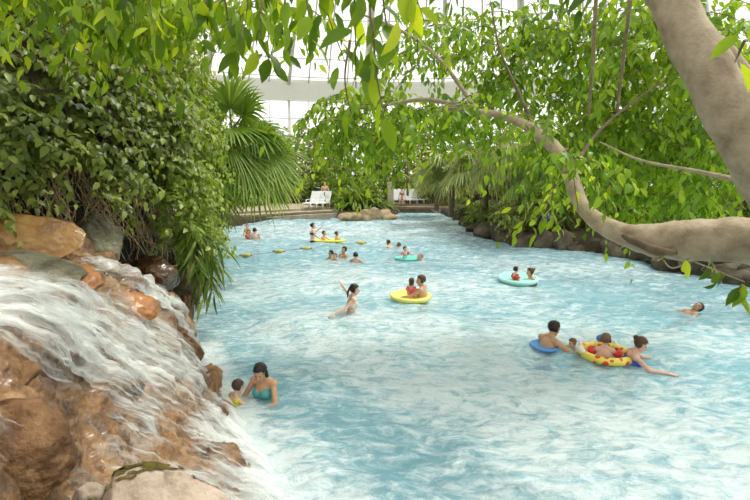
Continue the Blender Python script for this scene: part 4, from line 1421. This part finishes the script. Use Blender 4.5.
    cm = cloth_mat(suit_col)
    if suit == 'trunks': shell((tors & (h < .07)) | ((nm == 'thigh') & (tv < .62)), .008 * s, 'swim_shorts', cm)
    elif suit == 'suit': shell((tors & (h < .40) & ~((h > .36) & (np.abs(cen @ X) < .05))) | ((nm == 'thigh') & (tv < .06)) | (child & (nm == 'shoulder') & (h < .49)) | (child & (nm == 'uarm') & (tv < .12)), (.012 if child else .006) * s, 'swimsuit', cm)
    elif suit == 'bikini':
        shell((tors & (h < .02)) | ((nm == 'thigh') & (tv < .05)), .006 * s, 'bikini_bottom', cm)
        shell(tors & (h > .28) & (h < .365), .006 * s, 'bikini_top', cm)
    if suit2: shell(tors & (h > .30) & (h < .42), .010 * s, 'swimsuit_trim', cloth_mat(suit2))
    # hair
    hl = (cen - hc) @ HR / hs
    ish = (nm == 'head') | (nm == 'neck')
    low = {'short': -.045, 'bob': -.10, 'long': -.11, 'bun': -.06, 'pony': -.06, 'bald': 9}[style]
    mask = ish & ((hl[:, 2] > .075 - .25 * np.clip(-(hl[:, 1]), 0, .2)) | ((hl[:, 1] < .012) & (hl[:, 2] > low)) | ((hl[:, 1] < .045) & (hl[:, 2] > .045))) & (np.linalg.norm(hl, axis=1) < .19)
    if style == 'bald': mask = ish & (hl[:, 1] < -.02) & (hl[:, 2] > -.05)
    hm = hair_mat(hair)
    shell(mask, .012 * s * hs, 'hair', hm, .012 * s * hs)
    if style in ('bun', 'pony', 'long', 'bob'):
        mb = MB()
        if style == 'bun': mb.add(*ellipsoid(hp(0, -.115, .06) * s, np.array([.042, .042, .042]) * s * hs))
        if style == 'pony': mb.add(*capsule(hp(0, -.10, .03) * s, hp(0, -.135, -.08) * s, .028 * s, .022 * s)).add(*capsule(hp(0, -.135, -.08) * s, hp(0, -.12, -.19) * s, .022 * s, .010 * s))
        if style == 'long':
            for q in (-.045, 0, .045): mb.add(*capsule(hp(q, -.075, 0) * s, hp(q * 1.3, -.085, -.2) * s, .036 * s, .028 * s))
        if style == 'bob':
            for q in (-1, 1): mb.add(*capsule(hp(.068 * q, -.02, .02) * s, hp(.070 * q, -.015, -.09) * s, .026 * s * hs, .022 * s * hs))
            mb.add(*capsule(hp(0, -.085, .02) * s, hp(0, -.085, -.09) * s, .05 * s * hs, .04 * s * hs))
        mb.build({'bun': 'hair_bun', 'pony': 'ponytail', 'long': 'long_hair', 'bob': 'bobbed_hair'}[style], hm, root, True, False)
    # face
    for q in (-1, 1):
        MB().add(*ellipsoid(hp(.031 * q, .083, .010) * s, np.array([.014, .010, .007]) * s * hs, HR, 10, 6)).build('eye', EYE, root, True, False)
    MB().add(*ellipsoid(hp(0, .094, -.062) * s, np.array([.021, .007, .006]) * s * hs, HR, 10, 6)).build('mouth', LIP, root, True, False)
    if armbands:
        for (c, u, am) in band_pos:
            a1 = nrmz(np.cross(u, [.3, .2, 1])); a2 = np.cross(u, a1); R_, r_ = am + .028, .036
            Vt, Ft = [], []
            for i in range(20):
                for j in range(10):
                    A = 2 * PI * i / 20; B = 2 * PI * j / 10
                    Vt.append((c + (a1 * math.cos(A) + a2 * math.sin(A)) * (R_ + r_ * math.cos(B)) + u * r_ * 1.7 * math.sin(B)) * s)
                    Ft.append((i * 10 + j, ((i + 1) % 20) * 10 + j, ((i + 1) % 20) * 10 + (j + 1) % 10, i * 10 + (j + 1) % 10))
            MB().add(Vt, Ft).build('armband', cloth_mat(armbands), root, True, False)
    # place: the crown of the head lands where the picture shows it
    rz = math.radians(heading)
    if D is None: D = float(W(px, py_water)[1])
    tgt = P(px, py_top, D)
    topp = hp(0, -.01, .135) * s
    cr, sr = math.cos(rz), math.sin(rz)
    topw = np.array([topp[0] * cr - topp[1] * sr, topp[0] * sr + topp[1] * cr, topp[2]])
    loc = tgt - topw
    if feet_z is not None:
        loc[2] = feet_z - co[:, 2].min()
    root.location = Vector([float(v) for v in loc]); root.rotation_euler = (0, 0, rz)
    return root


TAN = (.58, .33, .20); PALE = (.72, .47, .36); DARKSK = (.40, .22, .13); PINKSK = (.70, .42, .32)
BLK = (.018, .011, .007); BRN = (.075, .04, .02); LBR = (.16, .09, .04); GRYH = (.30, .25, .20)
SIT = [((-.2, 1, -.05), (-.05, .9, -.45)), ((.2, 1, -.05), (.05, .9, -.45))]
CROSS = [((-.75, .7, .02), (.75, .45, -.1)), ((.75, .7, .02), (-.75, .45, -.1))]
TREAD = [((-.15, .55, -.8), (0, -.35, -.9)), ((.15, .45, -.85), (0, -.4, -.9))]
FWD = [((-.25, .75, -.5), (.1, .9, -.2)), ((.25, .75, -.5), (-.1, .9, -.2))]
DOWN = [((-.3, .1, -.95), (-.1, .35, -.9)), ((.3, .1, -.95), (.1, .35, -.9))]

# woman and child beside the waterfall
person('woman with wet dark bobbed hair in a teal swimsuit cradling a child', 258, 365, 402, 158, 1.66, 'f', TAN, BLK, 'bob', 'suit', (.10, .38, .38),
       lean=(.12, 0), head=(10, -22), arms=[((-.35, .5, -.75), (.75, .65, -.05)), ((.4, .45, -.75), (-.55, .8, .05))], vox=.008)
person('small child in a yellow swim top held by the woman beside the waterfall', 239.5, 379, 402, -55, 1.06, 'm', PALE, (.06, .035, .02), 'short', 'suit', (.72, .60, .06),
       lean=(.15, 0), head=(0, -10), arms=[((-.3, .8, -.4), (.3, .9, -.1)), ((.3, .8, -.5), (-.1, .9, -.1))], legs=SIT, child=True, vox=.007)
# woman mid-pool
person('woman with black ponytail wading with one arm trailing behind her', 355, 283.5, 317, -78, 1.62, 'f', PALE, BLK, 'pony', 'bikini', (.70, .66, .62),
       lean=(.10, 0), head=(-8, -4), arms=[((-.35, -.15, .15), (-.9, -.2, .25)), ((.30, -.65, -.62), (.25, -.85, -.42))], vox=.008)
# yellow round float with girl and man
person('man with short dark hair holding the far rim of the round yellow float', 421, 274.5, 301, 70, 1.76, 'm', TAN, BRN, 'short', 'trunks', (.05, .08, .2),
       head=(25, -5), arms=FWD, vox=.009)
person('girl with dark hair in a pink swimsuit sitting on the round yellow float', 411.5, 277.5, 301, -40, .98, 'f', PINKSK, BRN, 'bob', 'suit', (.85, .12, .22),
       lean=(-.05, 0), arms=DOWN, legs=CROSS, child=True, armbands=(.92, .22, .12), vox=.008)
# pale green float
person('small boy in red with red armbands sitting on the mint green float', 516, 266, 284, -70, .98, 'm', PALE, BLK, 'short', 'suit', (.72, .06, .05),
       arms=DOWN, legs=SIT, child=True, armbands=(.80, .08, .07), vox=.009)
person('woman with tied dark hair leaning her forearms on the mint green float', 530, 267.5, 283, 88, 1.62, 'f', TAN, BRN, 'bun', 'bikini', (.06, .05, .07),
       lean=(.25, 0), head=(5, 5), arms=[((-.3, .85, -.35), (.1, 1, .0)), ((.3, .85, -.35), (-.1, 1, .0))], vox=.009)
# family with the yellow and red swim ring
person('man with short dark hair and bare shoulders swimming behind the armbanded toddler', 556, 320.5, 348, -65, 1.78, 'm', TAN, BLK, 'short', 'trunks', (.10, .28, .62),
       lean=(.25, 0), head=(-8, -5), arms=[((-.3, .85, -.4), (.1, .95, -.1)), ((.3, .85, -.4), (-.1, .95, -.1))], legs=[((-.15, -.35, -.9), (0, -.6, -.8)), ((.15, -.2, -.95), (0, -.6, -.8))], vox=.008)
person('toddler with fair hair and yellow armbands floating in front of the swimming man', 572, 338, 350, 100, .88, 'm', PINKSK, LBR, 'short', 'trunks', (.75, .10, .06),
       lean=(.35, 0), head=(0, 5), arms=[((-.9, .3, -.1), (-.3, .9, -.1)), ((.9, .3, -.1), (.3, .9, -.1))], legs=TREAD, child=True, armbands=(.82, .70, .10), vox=.008)
person('boy with light brown hair and red armbands seated in the yellow and red ring', 606.5, 332.5, 356, -25, 1.22, 'm', PINKSK, LBR, 'short', 'trunks', (.2, .25, .5),
       lean=(.08, 0), head=(-10, -8), arms=[((-.75, .35, -.45), (-.2, .9, -.2)), ((.75, .35, -.45), (.2, .9, -.2))], legs=SIT, child=True, armbands=(.80, .03, .04), vox=.008)
person('woman with brown hair in a bun wearing a blue trimmed swimsuit beside the ring', 645, 337.5, 363, -105, 1.66, 'f', PINKSK, BRN, 'bun', 'suit', (.28, .48, .55),
       lean=(.18, 0), head=(-12, -18), arms=[((-.45, .75, -.35), (-.2, .9, .05)), ((.45, .75, -.45), (.1, .95, .15))], vox=.008, suit2=(.06, .12, .50))
# floating swimmer
person('swimmer with dark hair floating on the back below the dangling leaves', 703, 304.5, 314, 90, 1.70, 'm', DARKSK, BLK, 'short', 'trunks', (.08, .10, .25),
       lean=(-.75, 0), head=(25, 18), arms=[((-.5, .5, -.85), (-.3, .8, -.6)), ((.5, .5, -.85), (.3, .8, -.6))], legs=[((-.12, .96, -.22), (0, .98, -.15)), ((.12, .95, -.3), (0, .98, -.2))], vox=.009)
# pair near the fan palm
person('child in a red swimsuit standing under the tip of the fan palm', 248, 229.5, 240, 200, 1.15, 'f', TAN, BLK, 'bob', 'suit', (.80, .06, .05), arms=DOWN, child=True, vox=.011)
person('bare-backed adult with dark hair beside the child in red', 254.5, 227.5, 240, 20, 1.6, 'm', PALE, BLK, 'short', 'trunks', (.06, .06, .1), arms=DOWN, vox=.011)
person('child in yellow swimming behind the child in red', 247, 223.5, 235, 180, 1.2, 'm', TAN, LBR, 'short', 'suit', (.72, .52, .08), arms=DOWN, child=True, vox=.011)
# group round the yellow mat
person('tall woman in a black bikini standing behind the long yellow mat with arm raised', 312.5, 222.8, 243, -80, 1.66, 'f', PALE, BLK, 'short', 'bikini', (.015, .015, .02),
       head=(-10, 0), arms=[((-.5, .6, -.2), (-.1, .8, .65)), ((.3, .55, -.8), (.1, .8, -.55))], vox=.010)
person('child in a yellow swim top sitting near the standing woman on the yellow mat', 323.8, 230.6, 242.2, -110, 1.2, 'm', TAN, BRN, 'short', 'suit', (.82, .60, .05), arms=FWD, legs=SIT, lean=(.05, 0), child=True, vox=.011)
person('child in a yellow swim top sitting at the far end of the yellow mat', 336.5, 231, 242.2, -75, 1.2, 'm', TAN, BRN, 'short', 'suit', (.80, .60, .06), arms=FWD, legs=SIT, child=True, vox=.011)
person('dark-haired child with yellow float vest at the edge of the swimming four', 331, 249.8, 258, 120, 1.2, 'm', TAN, BLK, 'short', 'suit', (.75, .65, .08), arms=FWD, legs=TREAD, child=True, vox=.010)
person('brown-haired child swimming low beside the dark-haired child in yellow', 335, 252.6, 260, 160, 1.15, 'm', PINKSK, LBR, 'short', 'trunks', (.2, .2, .3), arms=FWD, legs=TREAD, child=True, vox=.010)
person('dark-haired man leaning back in the water among the swimming four', 344.6, 246, 257, 130, 1.75, 'm', TAN, BLK, 'short', 'trunks', (.05, .05, .1), lean=(-.3, 0), head=(10, -10), arms=DOWN, legs=TREAD, vox=.010)
person('dark-haired bather seen from behind, lowest of the swimming four', 355.6, 251.8, 263, -10, 1.45, 'm', PINKSK, BLK, 'short', 'trunks', (.03, .03, .04), arms=FWD, vox=.010)
# group in the middle distance
person('dark-haired swimmer with bare back by the small lone head', 388, 239.5, 248, 60, 1.5, 'm', PINKSK, BRN, 'short', 'trunks', (.05, .15, .15), lean=(.2, 0), arms=FWD, legs=TREAD, vox=.011)
person('lone bather with only head and neck above the water', 399, 242, 247.5, 10, 1.5, 'f', PINKSK, LBR, 'short', 'suit', (.3, .1, .15), arms=DOWN, legs=TREAD, vox=.011)
person('child with pink red armbands sitting on the small turquoise float', 405, 246, 260.5, -130, 1.0, 'f', PALE, BRN, 'short', 'suit', (.16, .45, .42), arms=[((-.8, .3, -.3), (-.3, .8, -.2)), ((.8, .3, -.3), (.3, .8, -.2))], legs=SIT, child=True, armbands=(.85, .14, .14), vox=.010)
person('bald swimmer holding the small turquoise float with both arms', 420, 253, 261, 95, 1.7, 'm', PINKSK, GRYH, 'bald', 'trunks', (.1, .1, .1), lean=(.6, 0), head=(0, 25), arms=[((-.3, .9, -.05), (.1, 1, .1)), ((.3, .9, -.05), (-.1, 1, .1))], legs=[((-.1, -.5, -.8), (0, -.8, -.6)), ((.1, -.5, -.8), (0, -.8, -.6))], vox=.010)
# on the terrace
person('man in red shorts standing behind the three white loungers', 325, 195.5, 210, 190, 1.72, 'm', PINKSK, (.30, .20, .09), 'short', 'trunks', (.55, .06, .03), arms=DOWN, D=36.6, feet_z=TZ, vox=.012)
person('sunbather with dark hair sitting on the edge of a far lounger', 402, 200.3, 210, 175, 1.6, 'f', PINKSK, BLK, 'short', 'bikini', (.03, .03, .04), arms=DOWN, legs=[((-.15, 1, -.1), (0, .1, -1)), ((.15, 1, -.1), (0, .1, -1))], D=38.3, feet_z=TZ, vox=.012)
person('person in an orange top standing on the shore behind the fan fronds', 238.5, 206.5, 218, 180, 1.6, 'f', PINKSK, BRN, 'long', 'suit', (.75, .22, .05), arms=DOWN, D=33.5, feet_z=TZ, vox=.012)


# ------------------------------------------------------------------ floats
def round_float(label, px, py, rx, ry, th, col, rim, rot=0.0, name='float_mat', rimname='rim'):
    q = W(px, py)
    root = empty(name, (q[0], q[1], .03)); tag(root, label, 'float')
    prof = [(0, th * .7), (.5, th * .72), (.80, th * .78), (.93, th * .7), (1.0, th * .35), (.97, 0), (.8, -th * .3), (0, -th * .35)]
    V, F = [], []; seg = 40
    for (r_, z) in prof:
        for j in range(seg):
            a = 2 * PI * j / seg
            x, y = rx * r_ * math.cos(a), ry * r_ * math.sin(a)
            V.append((x * math.cos(rot) - y * math.sin(rot), x * math.sin(rot) + y * math.cos(rot), z))
    for i in range(len(prof) - 1):
        for j in range(seg): F.append((i * seg + j, (i + 1) * seg + j, (i + 1) * seg + (j + 1) % seg, i * seg + (j + 1) % seg))
    o = MB().add(V, F).build('mat', cloth_mat(col), root, True, False)
    pts = []
    for j in range(seg + 1):
        a = 2 * PI * j / seg; x, y = rx * .96 * math.cos(a), ry * .96 * math.sin(a)
        pts.append((x * math.cos(rot) - y * math.sin(rot), x * math.sin(rot) + y * math.cos(rot), th * .55))
    MB().tube(pts, th * .42, 8).build(rimname, cloth_mat(rim), root, True, False)
    return root


round_float('round yellow float with a girl sitting on it', 410.5, 299.5, .47, .52, .11, (.86, .80, .16), (.90, .84, .22))
round_float('mint green oval float carrying the small boy in red', 518, 281.5, .52, .72, .12, (.30, .70, .60), (.42, .80, .70), -.2)
round_float('small turquoise float carrying the child with pink red armbands', 407, 260, .42, .40, .07, (.12, .58, .48), (.18, .66, .55))
round_float('long yellow mat with two children in yellow on it', 328, 242.2, .78, .34, .09, (.88, .78, .10), (.90, .80, .14), .05)
round_float('blue foam float under the bare-shouldered swimming man', 544, 349, .22, .26, .06, (.10, .30, .66), (.12, .34, .70), .1)


def swim_ring(px, py):
    q = W(px, py)
    root = empty('swim_ring', (q[0], q[1], .05)); tag(root, 'yellow and red inflatable boat ring around the boy with red armbands', 'swim ring')
    m, nt, b, out = new_mat('ring_vinyl')
    tc = nt.nodes.new('ShaderNodeTexCoord')
    v = nt.nodes.new('ShaderNodeTexVoronoi'); v.inputs['Scale'].default_value = 7.5
    nt.links.new(tc.outputs['Object'], v.inputs['Vector'])
    r = nt.nodes.new('ShaderNodeValToRGB'); r.color_ramp.interpolation = 'CONSTANT'
    r.color_ramp.elements[0].color = (.72, .08, .02, 1); r.color_ramp.elements[1].position = .34; r.color_ramp.elements[1].color = (.88, .70, .10, 1)
    nt.links.new(v.outputs['Distance'], r.inputs['Fac']); nt.links.new(r.outputs['Color'], b.inputs['Base Color']); b.inputs['Roughness'].default_value = .25
    a = np.linspace(0, 2 * PI, 41)
    rx, ry = .37, .40
    MB().tube(np.stack([rx * np.cos(a), ry * np.sin(a), np.zeros(41) + .0], -1), .065, 16).build('tube', m, root, True, False)
    for s in (-1, 1):
        MB().add(*capsule((s * .31, .25, .05), (s * .29, .31, .10), .035, .03)).build('grab_handle', cloth_mat((.86, .84, .80)), root, True, False)
    MB().add(*ellipsoid((.12, .40, .12), (.10, .06, .07))).build('bow_cushion', cloth_mat((.10, .18, .55)), root, True, False)
    MB().add(*ellipsoid((-.42, -.02, .07), (.06, .12, .06))).build('side_cushion', cloth_mat((.85, .80, .70)), root, True, False)


swim_ring(605, 356)

# buoys on a line
BU = simple('buoy_yellow', (.62, .48, .07), .45, 0, 14, .1)
bq = [(246, 256.5, 'nearest the overhanging long-leaved plant'), (279, 252.5, 'second along the rope, below the fan palm tip'), (306, 249.5, 'third along the rope, before the standing woman'), (361, 243.8, 'last on the rope, past the yellow mat')]
for k, (px, py, lab) in enumerate(bq):
    q = W(px, py)
    root = empty('rope_buoy', q); tag(root, 'yellow rope buoy ' + lab, 'buoy', 'buoys on the swimming rope')
    MB().add(*ellipsoid((0, 0, .04), (.18, .09, .075))).build('float_body', BU, root, True, False)
    MB().tube([(-.23, 0, .05), (.23, 0, .05)], .03, 8).build('rope_sleeve', simple('sleeve', (.22, .17, .06), .6), root, True, False)
pts = [W(205, 261)] + [W(a, b) for a, b, _ in bq]
path = catmull(pts, 10) + np.array([0, 0, .045])
tag(MB().tube(path, .012, 6).build('swimming_rope', simple('rope', (.25, .27, .26), .8)), 'thin dark rope carrying the yellow buoys across the pool', 'rope')

# ------------------------------------------------------------------ light, sky, camera
w = bpy.data.worlds.new('World'); SC.world = w; w.use_nodes = True
bg = w.node_tree.nodes['Background']
bg.inputs['Color'].default_value = (1.0, 1.0, .97, 1); bg.inputs['Strength'].default_value = 1.35
sun = bpy.data.lights.new('sun', 'SUN'); sun.energy = 4.4; sun.angle = math.radians(15); sun.color = (1, .96, .86)
so = bpy.data.objects.new('sun', sun); COL.objects.link(so)
to_sun = Vector((.50, .24, .83)).normalized()
so.rotation_euler = to_sun.to_track_quat('Z', 'Y').to_euler()

cam = bpy.data.cameras.new('camera'); cam.sensor_width = 36; cam.lens = 24; cam.clip_end = 300; cam.clip_start = .05
co_ = bpy.data.objects.new('camera', cam); COL.objects.link(co_)
co_.location = (0, 0, 3); co_.rotation_euler = (PI / 2 - PITCH, 0, 0)
cam.dof.use_dof = True; cam.dof.focus_distance = 12; cam.dof.aperture_fstop = 4
SC.camera = co_
SC.view_settings.view_transform = 'Standard'; SC.view_settings.look = 'None'; SC.view_settings.exposure = 0.27; SC.view_settings.gamma = 1.0
SC.view_settings.use_curve_mapping = False
SC.cycles.transparent_max_bounces = 16
SC.cycles.max_bounces = 8
